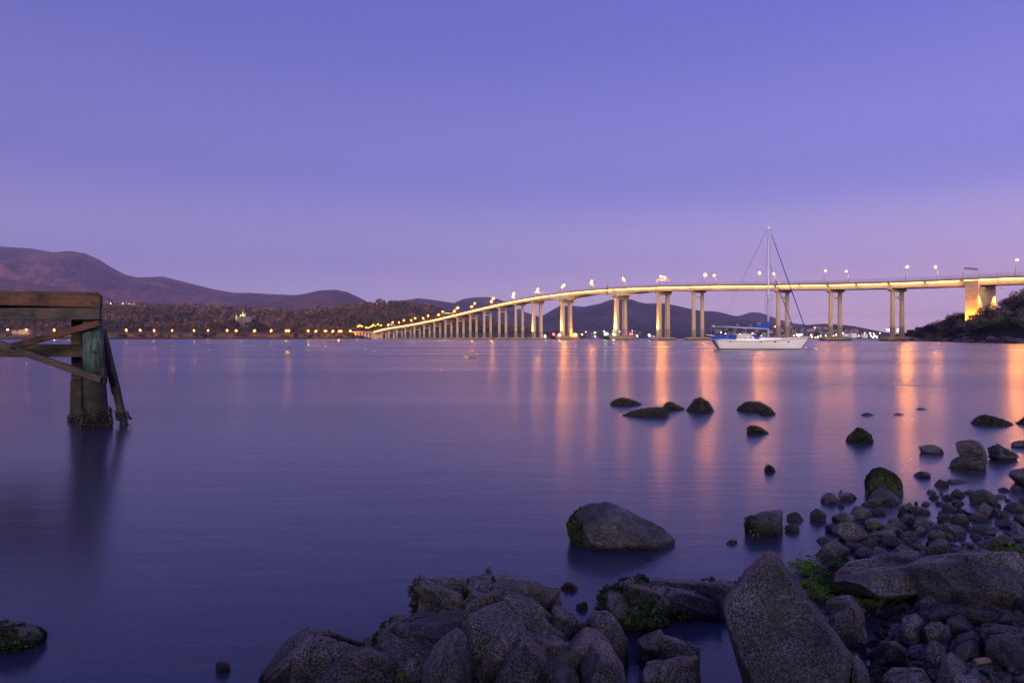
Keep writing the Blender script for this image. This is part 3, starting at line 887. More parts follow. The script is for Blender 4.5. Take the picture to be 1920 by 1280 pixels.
s = WS
for o_, nm in ((-W2 - .5, 'near corner'), (W2 - 1, 'far corner')):
    flood(BP(s - 6.5, o_, float(ztop(s)) - 6.2), BP(s - 3.3, o_ + (.8 if o_ < 0 else -.2), 14), 30000, (1.0, .52, .12), 'floodlight washing down the %s of the wall pier' % nm, 62)

# navigation lights
def navlight(loc, mat, label, r=.55):
    o = empty('navigation_light', tuple(loc), label, 'light')
    mb = MB(); mb.tube((0, 0, 0), (0, 0, 1.3), .12, .1, 6); mb.box((0, 0, .05), (.6, .6, .1)); mb.build('post', M['steel'], o)
    mb = MB(); mb.ball((0, 0, 1.3 + r), r, 10, 7); mb.build('lens', mat, o, True)
s5, s6 = PIER_S[5], PIER_S[6]
navlight(BP(s5 + 4, -14.0, 4.0), M['green'], 'green navigation light on the fender of the bridge pier', .75)
navlight(BP(s6 + 4, -13.8, 4.0), M['red'], 'red navigation light on the fender of the bridge pier', .75)
for loc, lab, mt in ((BP(s5 + 5, -15.0, 4.0), 'white lamp left of the green navigation light', 'white_lamp'), (BP(s5 - 5, -12, 4.0), 'white lamp right of the green navigation light', 'white_lamp'),
                     (BP(s5 - 5, 8, 4.0), 'small red lamp at the right end of the green-lit pier', 'red'), (BP(s6 - 5, -12, 4.0), 'white lamp beside the red navigation light', 'white_lamp'),
                     (BP(s6 - 5, 9, 4.0), 'amber lamp at the right end of the red-lit pier', 'lamp_far'), (BP(PIER_S[4] + 4.0, -12.8, 2.4), 'bright white lamp on the pier foot right of the green light', 'white_lamp'),
                     (BP(PIER_S[7] - 3, 9, 2.4), 'white lamp on the pier foot left of the red light', 'white_lamp')):
    navlight(loc, M[mt], lab, .42)
# access ladder platform hanging at the navigation span
s = s5 + 9
o = empty('service_platform', tuple(BP(s, -W2 - .5, float(ztop(s)) - 6)), 'grey service platform with mast hanging at the navigation span', 'platform', rz=yaw)
mb = MB()
for x in (-.9, .9):
    mb.tube((0, x, 0), (0, x, 12.5 if x < 0 else 9), .14, .1, 6)
for z in (0.2, 2.2, 5.2, 8.2): mb.box((-.1, 0, z), (1.5, 2.6, .16))
mb.build('frame', M['fender'], o)
mb = MB()
for k in range(20): mb.tube((0, -.9, .3 + k * .42), (0, .9, .3 + k * .42), .05, .05, 5)
mb.build('ladder_rungs', M['steel'], o)
mb = MB(); mb.box((-.2, 0, 4.3), (.5, 1.5, 1.3)); mb.build('marker_board', M['concrete'], o)

# ------------------------------------------------------------------ lamps, trees and buildings of the far shore
def shore_z(px, D): return float(west_h(np.array([float(px)]), np.array([float(D)]))[0])
LS = lamp_meshes(8.8, 1.4, 0.8, M['lamp_far'], 'shore')
sl = [13, 51, 100, 127, 192, 238, 262, 290, 322, 364, 390, 427, 442, 478, 508, 537, 541, 578, 591, 611, 624, 636, 640, 658]
for i, p_ in enumerate(sl):
    D = np.interp(p_, SH_X, SH_D) + (92 if i % 2 else 71)
    lamp(LS, ((p_ - 960) / F * D, D, shore_z(p_, D)), random.uniform(1.2, 1.9) + (math.pi if i % 2 else 0), 'orange street lamp on the far shore road, ' + nth(i, 'left'), 'street lamps along the far shore road')
rl = [(671, 611), (675, 610), (680, 611), (686, 613), (689, 614), (693, 612), (697, 610.5), (701, 609), (705, 611), (709.5, 607.5), (714, 609.5)]
for i, (p_, y_) in enumerate(rl):
    D = 1372 + (i % 3) * 16
    top = P(p_, y_, D)
    zb = shore_z(p_, D)
    LR = lamp_meshes(max(5, top[2] - max(zb, 5) - .4), 1.2, 0.55, M['lamp_ramp'], 'ramp')
    lamp(LR, (top[0], D, max(zb, 5) - .3), 1.57 + i, 'orange street lamp in the cluster beyond the bridge end, ' + nth(i, 'left'), 'street lamps at the bridge interchange')

TF = [tree_meshes('far_%d' % k, 300 + k, h, rx, rz, 420, .75, M['leaf_far'], lb) for k, (h, rx, rz, lb) in enumerate(
    [(11, 6.5, 4.6, 8), (13, 5.5, 6, 7), (9, 6, 3.8, 9), (15, 4, 7.5, 6), (6, 5, 3, 8)])]
far_trees = [(430, 611, 24, 1), (437, 611, 21, 0), (473, 611, 20, 0), (487, 611, 24, 1), (410, 611, 22, 1), (422, 612, 15, 1), (436, 611, 14, 0), (452, 614, 10, 2), (470, 613, 11, 0), (488, 613, 13, 1), (498, 610, 14, 1), (400, 613, 13, 3), (385, 613, 12, 1), (370, 612, 12, 1), (350, 612, 12, 0),
             (334, 614, 11, 0), (318, 614, 12, 2), (300, 613, 12, 1), (282, 613, 10, 2), (264, 612, 12, 0), (246, 613, 10, 0), (226, 612, 12, 1), (207, 612, 11, 2), (520, 617, 8, 3), (548, 618, 9, 2), (565, 618, 8, 0),
             (583, 616, 14, 0), (600, 616, 12, 3), (618, 618, 11, 1), (634, 618, 10, 2), (650, 617, 11, 0), (66, 612, 10, 3), (78, 612, 9, 3), (86, 612, 9, 3), (120, 610, 10, 0), (30, 612, 10, 1), (140, 612, 11, 1)]
for i, (p_, y_, h_, k_) in enumerate(far_trees):
    D = np.interp(p_, SH_X, SH_D) + random.uniform(125, 200)
    kind = ['broad dark', 'rounded dark green', 'low reddish', 'tall narrow', 'low'][k_]
    place_tree('tree', TF[k_], ((p_ - 960) / F * D, D, shore_z(p_, D)), h_ / (11, 13, 9, 15, 6)[k_], random.uniform(0, 6), kind + ' tree behind the far shore road', 'tree', 'trees behind the far shore road')
for i in range(62):
    p_ = random.choice([random.uniform(200, 330), random.uniform(335, 480), random.uniform(530, 600), random.uniform(-30, 190), random.uniform(600, 700)])
    D = np.interp(p_, SH_X, SH_D) + random.uniform(14, 58)
    place_tree('shrub', TF[4], ((p_ - 960) / F * D, D, shore_z(p_, D) - .3), random.uniform(.5, 1.05), random.uniform(0, 6), 'dark shrub on the bank below the far shore road', 'shrub', 'shrubs on the far river bank')

M['sandstone'] = plain('sandstone', (0.17, 0.12, 0.08), .85, var=.12, scale=.5)
M['slate'] = plain('slate_roof', (0.10, 0.095, 0.13), .7, var=.15)
M['lit_stone'] = plain('pale_stone', (0.26, 0.24, 0.16), .8, var=.1)
D = 1480.0
cx = (458 - 960) / F * D
zb = CH + (HZ - 609) / F * D - 3
o = empty('mansion', (cx, D, zb), 'sandstone mansion with turrets and spire among trees across the river', 'building')
mb = MB(); mb.box((4, 4, 7), (32, 14, 16)); wall = mb.build('wall', M['sandstone'], o)
mb = MB(); mb.prism([(-12, 15), (20.5, 15), (20.5, 15.4), (16, 21.5), (-8, 21.5), (-12, 15.4)], -3.6, 11.6); mb.build('roof', M['slate'], o)
mb = MB(); mb.prism([(-14, 0), (-3, 0), (-3, 15), (-8.5, 22), (-14, 15)], -7, 4); mb.build('gable_wing', M['sandstone'], o)
mb = MB(); mb.box((-2, 7, 13), (7, 7, 28)); tw = mb.build('tower', M['lit_stone'], o)
for a in (-1, 1):
    for b_ in (-1, 1):
        mb = MB(); mb.box((-2 + a * 3, 7 + b_ * 3, 28), (1.3, 1.3, 3.2)); mb.build('pinnacle', M['lit_stone'], tw)
mb = MB(); mb.tube((-9, 5, 14), (-9, 5, 25), 2.1, 2.0, 8); tu = mb.build('turret', M['lit_stone'], o)
mb = MB(); mb.tube((-9, 5, 25), (-9, 5, 29), 2.2, .05, 8); mb.build('turret_cap', M['slate'], tu)
mb = MB(); mb.tube((-20, 6, 12), (-20, 6, 24), 2.0, 1.8, 8); tu = mb.build('turret', M['lit_stone'], o)
mb = MB(); mb.tube((-20, 6, 24), (-20, 6, 28), 2.0, .05, 8); mb.build('turret_cap', M['slate'], tu)
mb = MB(); mb.tube((-4, 5, 26), (-4, 5, 41), 1.6, .05, 8); mb.build('spire', M['lit_stone'], o)
for x in (16.5, 19.5):
    mb = MB(); mb.box((x, 8, 21), (1.6, 1.6, 6)); mb.build('chimney', M['sandstone'], o)
for x in np.linspace(1, 18, 6):
    for z in (4, 10):
        mb = MB(); mb.box((x, -3.02, z), (1.5, .3, 2.6)); mb.build('window', M['slate'], wall)
for q in ((-6, -1, 24), (-12, 0, 20)):
    ld = bpy.data.lights.new('tower_flood', 'POINT'); ld.energy = 5000; ld.color = (.85, 1.0, .25); ld.shadow_soft_size = .5
    lo = bpy.data.objects.new('tower_flood', ld); COL.objects.link(lo); lo.parent = o; lo.location = q

for p_, h_, k_ in ((436, 17, 0), (442, 13, 1), (471, 13, 0), (479, 18, 1), (425, 18, 1), (462, 9, 2)):
    place_tree('tree', TF[k_], ((p_ - 960) / F * 1450, 1450, zb - 2), h_ / (11, 13, 9)[k_], random.uniform(0, 6), 'dark tree standing in front of the turreted mansion', 'tree', 'trees around the mansion')
def house_mesh(nm, w, d, h, rh, wallc, roofc, litc):
    me = bpy.data.meshes.new(nm)
    bm = bmesh.new()
    vs, fs, mi = [], [], []
    mb = MB(); mb.box((0, 0, h / 2 - 1), (w, d, h + 2)); nf = len(mb.f); mi += [0] * nf
    mb.prism([(-w / 2 - .5, h), (w / 2 + .5, h), (w / 4, h + rh), (-w / 4, h + rh)], -d / 2 - .5, d / 2 + .5); mi += [1] * (len(mb.f) - nf); nf = len(mb.f)
    for x in (-w * .28, w * .22):
        mb.box((x, -d / 2 - .06, h * .55), (w * .12, .14, h * .26))
    mi += [2] * (len(mb.f) - nf)
    me = mb.mesh(nm)
    for q in (wallc, roofc, litc): me.materials.append(q)
    me.polygons.foreach_set('material_index', mi)
    return me
WALLS = [plain('house_wall_%d' % k, c, .8) for k, c in enumerate([(.24, .22, .20), (.17, .12, .09), (.30, .29, .27), (.20, .17, .13)])]
ROOFS = [plain('house_roof_%d' % k, c, .8) for k, c in enumerate([(.14, .06, .045), (.12, .115, .12), (.2, .18, .17)])]
HM = [house_mesh('house_%d' % k, 9 + 2 * (k % 4), 8 + k % 3, 4.5 + (k % 2) * 2, 2.4, WALLS[k % 4], ROOFS[k % 3], M['win'] if k % 3 == 0 else M['pane']) for k in range(8)]
def town_z(px, D, ytop):      # a low town slope rising away from the water
    return max(2.0, CH + (HZ - ytop) / F * D)
# ground under the towns
ridge('town_slope', [(1030, 634), (1060, 629), (1100, 624), (1140, 622), (1180, 622), (1230, 625), (1300, 628), (1340, 627), (1380, 624)], 4200, 0.22, M['hillf'], 120, 30, .06, .3, 7.7)
ridge('town_slope', [(1300, 632), (1340, 618), (1380, 610), (1430, 607), (1480, 610), (1530, 613), (1580, 616), (1620, 622), (1680, 627), (1760, 630)], 2600, 0.24, M['hillf'], 160, 40, .08, .3, 3.1)
def slope_pt(px, t, pts, dist, front):
    zr = CH + (HZ - np.interp(px, [p[0] for p in pts], [p[1] for p in pts])) / F * dist
    D = dist * (1 - front * (1 - t))
    return (px - 960) / F * D, D, zr * (0.35 * t + 0.65 * t * t * (3 - 2 * t)) * D / dist
TA = [(1030, 634), (1060, 629), (1100, 624), (1140, 622), (1180, 622), (1230, 625), (1300, 628), (1340, 627), (1380, 624)]
TB = [(1300, 632), (1340, 618), (1380, 610), (1430, 607), (1480, 610), (1530, 613), (1580, 616), (1620, 622), (1680, 627), (1760, 630)]
tl_pole = MB().tube((0, 0, 0), (0, 0, 8), .2, .14, 5).mesh('town_pole', M['steel'])
tl_heads = [MB().ball((0, 0, 8.3), r, 6, 4).mesh('town_head', mt) for r, mt in ((1.0, M['town_warm']), (1.0, M['town_white']), (1.5, M['town_warm']), (1.4, M['town_white']))]
g = random.Random(5)
for k in range(70):
    px, t = g.uniform(1062, 1200), g.uniform(.03, .97)
    if 1125 < px < 1162 and t < .5: px -= 60
    h = link('house', HM[g.randrange(8)]); h.location = slope_pt(px, t, TA, 4200, .22); h.rotation_euler.z = g.uniform(-.6, .6); h.scale = (1.05,) * 3
    tag(h, 'tiny house in the far town below the mountain', 'house', 'houses of the far town')
for k in range(120):
    px, t = g.uniform(1335, 1640), g.uniform(.04, .97)
    h = link('house', HM[g.randrange(8)]); h.location = slope_pt(px, t, TB, 2600, .24); h.rotation_euler.z = g.uniform(-.6, .6)
    tag(h, 'small house on the hillside town behind the yacht', 'house', 'houses of the hillside town')
for k in range(55):
    left = k < 22
    px = g.uniform(1066, 1200) if left else g.uniform(1345, 1650)
    t = g.uniform(.02, .9) ** 1.4
    loc = slope_pt(px, t, TA if left else TB, 4200 if left else 2600, .22 if left else .24)
    o = empty('street_lamp', loc, 'glowing street lamp in the far town below the mountain' if left else 'glowing street lamp in the hillside town behind the yacht', 'street lamp', 'lamps of the far town' if left else 'lamps of the hillside town')
    if left: o.scale = (1.3,) * 3
    link('pole', tl_pole, o); link('lamp_head', tl_heads[g.choice((0, 1, 0, 1, 2, 3))], o)
for p_, y_, k_ in ((1494, 627, 3), (1499, 626.5, 3), (1504, 627, 3), (1497, 629, 3), (1522, 631, 2), (1529, 632, 0), (1534, 631, 2), (1664, 617.5, 2), (1667, 618.5, 2), (1672, 618, 0), (1676, 618, 0), (1640, 629, 2), (1644, 631, 3), (1637, 632, 2),
                   (1683, 620, 2), (1684, 617, 2), (1568, 627, 2), (1571, 630, 2), (1440, 622, 0)):
    loc = P(p_, y_, 1950)
    zb = 1.0
    hh = loc[2] - 9.0
    o = empty('street_lamp', (loc[0], 1950, hh), 'bright lamp on the waterfront beyond the bridge piers', 'street lamp', 'lamps of the far waterfront')
    link('pole', tl_pole, o); link('lamp_head', tl_heads[k_], o)
# low waterfront ground with storage tanks
wf = MB()
wf.prism([(0, -2), (640, -2), (640, 1.2), (620, 2.6), (20, 2.6), (0, 1.2)], 0, 160, ((1450 - 960) / F * 1900, 1900, 0))
tag(wf.build('waterfront', M['wood']), kind='structure')
M['tank'] = plain('tank_paint', (.72, .68, .66), .5, var=.05)
for k, (p0, p1, yt, lab) in enumerate(((1577, 1591, 626.3, 'pinkish white storage tank, left of the three beyond the bridge pier'), (1592.5, 1606, 625, 'tallest white storage tank, middle of the three beyond the bridge pier'),
                                       (1613.5, 1626.5, 626.8, 'white storage tank, right of the three beyond the bridge pier'))):
    D = 1930
    x = ((p0 + p1) / 2 - 960) / F * D; r = (p1 - p0) / 2 / F * D; h = (634.3 - yt) / F * D + CH - 2.4
    o = empty('storage_tank', (x, D, 2.4), lab, 'tank', 'storage tanks')
    MB().tube((0, 0, -.2), (0, 0, h), r, r, 28).build('shell', M['tank'], o)
    MB().tube((0, 0, h), (0, 0, h + .9), r * 1.01, r * .1, 28).build('roof', M['tank'], o)
    mb = MB()
    for q in range(10): mb.box((r * math.cos(-2.2 + q * .12) * 1.03, r * math.sin(-2.2 + q * .12) * 1.03, .6 + q * h / 10), (.9, .9, .25))
    mb.build('stair', M['steel'], o)
# two buildings by the road at far left
for p_, y_, k_, lab in ((52, 620, 1, 'red brick lit house by the far shore road at left'), (44, 610, 2, 'white building on the far slope under the jetty'), (30, 618, 0, 'small pale shed by the far shore road'), (225, 571, 2, 'pale hilltop house with lights beyond the jetty corner')):
    D = np.interp(p_, SH_X, SH_D) + 110
    loc = P(p_, y_, D)
    if y_ > 600: loc[2] = shore_z(p_, D)
    else: loc = P(p_, y_ + 3, 1900)
    if y_ < 600: continue
    h = link('house', HM[k_]); h.location = loc; tag(h, lab, 'house')
for k in range(12):
    p_ = g.uniform(196, 252); loc = P(p_, 574 + abs(p_ - 232) * .05, 2080)
    h = link('house', HM[g.randrange(8)]); h.location = (loc[0], loc[1], shore_z(p_, 2080) + 6); h.scale = (1.2,) * 3
    tag(h, 'tiny house on the hill crest beyond the jetty corner', 'house', 'houses on the far hill crest')
    if k % 2 == 0:
        o = empty('street_lamp', (loc[0] + 9, loc[1] - 6, shore_z(p_, 2080) + 5), 'tiny lamp on the hill crest beyond the jetty corner', 'street lamp', 'lamps on the far hill crest')
        o.scale = (.6,) * 3; link('pole', tl_pole, o); link('lamp_head', tl_heads[k % 4 // 2], o)

# ------------------------------------------------------------------ headland at right
HL = np.array([(262, 520), (262, 474), (254, 446), (206, 330), (164, 235), (140, 186), (112, 130), (100, 70), (110, 10)], float)
def hl_dist(x, y):
    """signed distance from the headland shoreline, positive inland (to the right)"""
    best = np.full(x.shape, 1e9); sg = np.ones(x.shape)
    for a, b_ in zip(HL[:-1], HL[1:]):
        d = b_ - a; L2 = (d ** 2).sum()
        t = np.clip(((x - a[0]) * d[0] + (y - a[1]) * d[1]) / L2, 0, 1)
        qx, qy = a[0] + t * d[0], a[1] + t * d[1]
        r = np.hypot(x - qx, y - qy)
        cr_ = d[0] * (y - a[1]) - d[1] * (x - a[0])
        up = r < best
        best = np.where(up, r, best); sg = np.where(up, np.where(cr_ > 0, 1, -1), sg)
    return best * sg
def hl_h(x, y):
    d = hl_dist(x, y)
    e = fbm(np.stack([x / 9, y / 9, 0 * x], -1).reshape(-1, 3), 3).reshape(x.shape)
    d = d + e * 3
    h = np.where(d < 0, d * .3, np.minimum(d * .30, 1.6) + np.clip((d - 6) / 62, 0, 1) ** .75 * 17.0 + np.clip((d - 77) / 100, 0, 1) * 12)
    tip = np.clip((505 - y) / 110, 0, 1)
    return np.where(d > 5, 1.6 * tip + (h - 1.6) * np.clip((498 - y) / 62, 0, 1), h * np.minimum(1, tip * 1.5 + .2))
xs = np.linspace(80, 560, 190); ys = np.linspace(10, 540, 210)
X, Y = np.meshgrid(xs, ys)
Hh = hl_h(X, Y) + fbm(np.stack([X / 2.5, Y / 2.5, 0 * X], -1).reshape(-1, 3), 3).reshape(X.shape) * .45
v = np.stack([X, Y, np.maximum(Hh, -2.5)], -1).reshape(-1, 3)
R_, C_ = X.shape
i_ = (np.arange(R_ - 1)[:, None] * C_ + np.arange(C_ - 1)).ravel()
M['bankrock'] = forest_mat('bank_rock', (0.022, 0.021, 0.019), (0.060, 0.056, 0.050), (0.12, 0.112, 0.10), 0.7)
tag(link('headland', pyd('headland', v, np.stack([i_, i_ + 1, i_ + C_ + 1, i_ + C_], 1), M['bankrock'], True)), kind='structure')
fp = BP(WS + .3, -W2 - 5.0, 0)
fz = float(hl_h(np.array([fp[0]]), np.array([fp[1]]))[0])
flood((fp[0], fp[1], fz), BP(WS, -W2, fz + 7.5), 30000, (1.0, .33, .03), 'bright orange floodlight at the foot of the wall pier', 120)
TS = [tree_meshes('scrub_%d' % k, 500 + k, h, rx, rz, 1500, .24, M['leaf'], lb) for k, (h, rx, rz, lb) in enumerate(
    [(4.6, 2.9, 2.3, 9), (5.6, 2.6, 2.7, 8), (3.4, 2.8, 1.7, 10), (7.0, 3.0, 3.4, 9), (2.6, 2.2, 1.3, 8), (4.2, 3.4, 2.1, 11)])]
g = random.Random(11)
cnt = 0
tries = 0
while cnt < 285 and tries < 20000:
    tries += 1
    x, y = g.uniform(95, 400), g.uniform(120, 500)
    px = 960 + x / y * F
    if not (1672 < px < 1990): continue
    d = float(hl_dist(np.array([x]), np.array([y]))[0])
    if d < 6.5 or d > 95: continue
    if g.random() > (1.0 if d < 45 else .45): continue
    # keep clear of the wall pier
    r = np.array([x, y, 0]) - BP(-SP, 0, 0)
    if abs(r @ BD) < 9 and abs(r @ BN) < 13: continue
    if -5 < r @ BD < 5 and r @ BN < 0 and r @ BN > -26: continue
    z = float(hl_h(np.array([x]), np.array([y]))[0])
    k = g.choice((0, 1, 2, 3, 5, 0, 5)) if d > 10 else g.choice((2, 4, 4))
    s = g.uniform(.9, 1.4)
    near_pier = abs(r @ BD) < 26
    if near_pier and r @ BN < 0: s *= .7; k = 2 if k != 4 else 4
    if px < 1700: s *= .8
    if px > 1893 and d > 30: s *= 1.35; k = 3
    kind = ['grey-green bush', 'upright dark bush', 'low spreading bush', 'tall bushy tree', 'small shore shrub', 'broad grey bush'][k]
    place_tree('bush', TS[k], (x, y, z - .3), s, g.uniform(0, 6), kind + ' in the scrub covering the right headland', 'bush', 'scrub on the right headland')
    cnt += 1

# ------------------------------------------------------------------ yacht
M['gel'] = plain('white_gelcoat', (.80, .78, .78), .25, var=.02, scale=.5)
M['boot'] = plain('black_boot_stripe', (.012, .012, .018), .35)
M['blue'] = plain('blue_canvas', (.012, .055, .36), .8, var=.12, scale=5, bump=.2)
M['teak'] = plain('varnished_teak', (.20, .115, .05), .35, var=.2, scale=6)
M['alu'] = plain('white_spar_paint', (.62, .62, .66), .35, var=.03)
M['dglass'] = plain('dark_cabin_glass', (.02, .022, .03), .08, var=.05)
M['wire'] = plain('rigging_wire', (.20, .19, .22), .4, .5)
M['buoy_w'] = plain('white_buoy_plastic', (.75, .73, .70), .4, var=.08)
M['buoy_y'] = plain('yellow_buoy_plastic', (.75, .42, .02), .4, var=.1)
YS = 97.5 / F                      # metres per photo pixel at the yacht
def yx(z): return (1320 + z / 8.727 - 1425.5) * YS
def yz(z): return (655.4 - (590 + z / 8.727)) * YS
yo = empty('sailing_yacht', ((1425.5 - 960) / F * 97.5, 97.5, 0), 'white sailing yacht with blue sail cover moored before the bridge', 'yacht', rz=math.radians(-4))
# hull: stations from stern to bow
x0, x1 = yx(165), yx(1695)
def hull_section(t):
    x = x0 + (x1 - x0) * t
    sheer = 1.42 + .02 - .18 * math.sin(math.pi * min(1, t * 1.15)) + .52 * max(0, t - .35) ** 1.35
    beam = 1.95 * (1 - (abs(t - .46) / .56) ** 2.3) if t > .46 else 1.95 * (1 - .35 * (abs(t - .46) / .46) ** 2.2)
    beam = max(beam, .03)
    return x, sheer, beam
nst = 40
vs, fs, mi = [], [], []
prof = [0, .10, .30, .55, .78, .92, 1.0]
rows = []
for i in range(nst + 1):
    t = i / nst
    x, sh, bm_ = hull_section(t)
    # overhang at bow and stern: lower points pull inwards
    row = []
    for j, q in enumerate(prof):
        z = -0.45 + (sh + .45) * q
        low = 1 - q
        xx = x
        if t > .8: xx -= ((t - .8) / .2) ** 1.2 * 1.55 * low ** .9
        if t < .12: xx += ((.12 - t) / .12) ** 1.1 * 1.05 * low ** 1.1
        half = bm_ * (0.15 + .85 * q ** .42) * (1.0 if q > 0 else .35)
        row.append((xx, half, z))
    rows.append(row)
mbh = MB()
K = len(prof)
for side in (-1, 1):
    base = len(mbh.v)
    mbh.v += [(x, side * h, z) for r in rows for x, h, z in r]
    for i in range(nst):
        for j in range(K - 1):
            a = base + i * K + j
            mbh.f.append((a, a + K, a + K + 1, a + 1))
top = [(rows[i][-1]) for i in range(nst + 1)]
base = len(mbh.v)
mbh.v += [(x, s_ * h, z - .06) for x, h, z in top for s_ in (-1, 1)]
mbh.f += [(base + 2 * i, base + 2 * i + 1, base + 2 * i + 3, base + 2 * i + 2) for i in range(nst)]
mbh.f.append(tuple([j for j in range(K)] + [(nst + 1) * K + j for j in range(K - 1, -1, -1)]))     # transom
hull = mbh.build('hull', M['gel'], yo, True)
# boot stripe, rubbing strake
for nm, z0_, z1_, mt, off in (('boot_stripe', -.02, .13, 'boot', .012),):
    mb = MB()
    def at_z(r, z):
        zs = [p[2] for p in r]; return np.interp(z, zs, [p[0] for p in r]), np.interp(z, zs, [p[1] for p in r])
    for side in (-1, 1):
        b0_ = len(mb.v)
        for r in rows:
            for z in (z0_, z1_):
                x, h = at_z(r, z); mb.v.append((x + (.01 if r is rows[-1] else 0), side * (h + off), z))
        mb.f += [(b0_ + 2 * i, b0_ + 2 * i + 2, b0_ + 2 * i + 3, b0_ + 2 * i + 1) for i in range(nst)]
    mb.build(nm, M[mt], hull)
mb = MB()
for side in (-1, 1):
    for i in range(nst):
        a, b_ = rows[i][-1], rows[i + 1][-1]
        mb.beam((a[0], side * (a[1] + .02), a[2] - .10), (b_[0], side * (b_[1] + .02), b_[2] - .10), .05, .07)
mb.build('rubbing_strake', M['teak'], hull)
mb = MB()
for side in (-1, 1):
    for i in range(nst):
        a, b_ = rows[i][-1], rows[i + 1][-1]
        mb.beam((a[0], side * a[1], a[2] + .02), (b_[0], side * b_[1], b_[2] + .02), .07, .09)
mb.build('toe_rail', M['gel'], hull)
for zx in (403, 866, 1093, 1318):
    x = yx(zx); t = (x - x0) / (x1 - x0); r = rows[int(t * nst)]
    xx, h = at_z(r, yz(445))
    for sd in (-1, 1):
        mb = MB(); mb.box((x, sd * (h + .0), yz(445)), (.36, .12, .15)); bevel(mb.build('porthole', M['dglass'], hull), .03, 2)
# coachroof, pilothouse, canvas
mb = MB(); mb.prism([(yx(700), 1.2), (yx(720), 1.75), (yx(1000), 1.72), (yx(1230), 1.66), (yx(1290), 1.4), (yx(1290), 1.2)], -1.05, 1.05); bevel(mb.build('coachroof', M['gel'], yo), .06, 2)
mb = MB(); mb.prism([(yx(500), 1.2), (yx(500), yz(345)), (yx(520), yz(332)), (yx(745), yz(332)), (yx(815), 1.5), (yx(815), 1.2)], -1.15, 1.15); ph = mb.build('pilothouse', M['gel'], yo); bevel(ph, .04, 2)
for a, b_ in ((508, 585), (600, 690), (705, 760)):
    for sd in (-1, 1):
        mb = MB(); mb.box(((yx(a) + yx(b_)) / 2, sd * 1.155, (yz(340) + yz(395)) / 2), (yx(b_) - yx(a), .03, yz(340) - yz(395))); mb.build('window', M['dglass'], ph)
mb = MB(); mb.box(((yx(480) + yx(815)) / 2, 0, yz(322)), (yx(815) - yx(480), 2.5, .07)); bevel(mb.build('roof', M['gel'], ph), .03, 2)
mb = MB(); mb.prism([(yx(760), yz(326)), (yx(810), yz(326)), (yx(880), yz(398)), (yx(800), yz(398))], -1.22, 1.22); mb.build('spray_dodger', M['blue'], yo)
for a, b_ in ((165, 408), (432, 502)):
    for sd in (-1, 1):
        mb = MB(); mb.box(((yx(a) + yx(b_)) / 2, sd * 1.55, (yz(332) + yz(402)) / 2), (yx(b_) - yx(a), .04, yz(332) - yz(402))); mb.build('weather_cloth', M['blue'], yo)
mb = MB(); mb.prism([(yx(30), yz(322)), (yx(160), yz(345)), (yx(160), yz(352)), (yx(35), yz(330))], -1.0, 1.0); mb.build('stern_davit_panel', M['gel'], yo)
mb = MB()
for sd in (-1, 1):
    mb.tube((yx(160), sd * 1.2, 1.3), (yx(160), sd * 1.2, yz(190)), .03, .03, 6)
mb.tube((yx(160), -1.2, yz(200)), (yx(160), 1.2, yz(200)), .03, .03, 6); mb.box((yx(165), 0, yz(190)), (.3, .5, .2))
mb.build('stern_arch', M['steel'], yo)
# mast, boom, sail cover, rigging
def ysrc(px, py): return ((px - 1425.5) * YS, 0, (655.4 - py) * YS)
mx_, mz = ysrc(1440, 428)[0], ysrc(1440, 428)[2]
mb = MB(); mb.tube((mx_, 0, 1.3), (mx_, 0, mz), .13, .09, 10); mast = mb.build('mast', M['alu'], yo, True)
for py, w_ in ((490, 1.0), (555, 1.3)):
    z = ysrc(0, py)[2]
    mb = MB(); mb.tube((mx_, -w_, z + .08), (mx_, w_, z + .08), .035, .035, 6); mb.build('spreader', M['alu'], mast)
mb = MB(); mb.box((mx_ + .05, 0, mz + .05), (.5, .16, .12)); mb.tube((mx_ - .1, 0, mz), (mx_ - .1, 0, mz + .6), .012, .012, 4); mb.box((mx_, 0, mz + .18), (.1, .1, .18)); mb.build('masthead', M['steel'], mast)
mb = MB(); mb.tube((yx(1050), 0, yz(232)), (yx(370), 0, yz(198)), .10, .08, 8); mb.tube((yx(370), 0, yz(198)), (yx(165), 0, yz(195)), .035, .03, 6); boom = mb.build('boom', M['alu'], yo, True)
mb = MB(); mb.prism([(yx(412), yz(160)), (yx(520), yz(182)), (yx(700), yz(193)), (yx(840), yz(188)), (yx(960), yz(160)), (yx(1030), yz(122)), (yx(1072), yz(108)), (yx(1072), yz(232)), (yx(880), yz(218)), (yx(560), yz(203)), (yx(430), yz(190))], -.16, .16); bevel(mb.build('sail_cover', M['blue'], boom), .05, 2)
mh = (mx_ + .12, 0, mz)
bow = (yx(1680), 0, yz(352)); inner = ((1491 - 1425.5) * YS, 0, yz(330)); 
mb = MB(); mb.tube(mh, bow, .014, .014, 5); fs_ = mb.build('forestay', M['wire'], yo)
a_, b_ = np.array(mh), np.array(bow)
mb = MB(); mb.tube(a_ + (b_ - a_) * .07, a_ + (b_ - a_) * .55, .045, .075, 8); mb.tube(a_ + (b_ - a_) * .55, a_ + (b_ - a_) * .96, .075, .065, 8); mb.build('furled_headsail', M['blue'], fs_)
a_, b_ = np.array(ysrc(1443, 493)), np.array(inner); a_[0] = mx_ + .12
mb = MB(); mb.tube(a_, b_, .014, .014, 5); fs_ = mb.build('inner_forestay', M['wire'], yo)
mb = MB(); mb.tube(a_ + (b_ - a_) * .03, a_ + (b_ - a_) * .5, .03, .06, 8); mb.tube(a_ + (b_ - a_) * .5, a_ + (b_ - a_) * .95, .06, .055, 8); mb.build('furled_staysail', M['blue'], fs_)
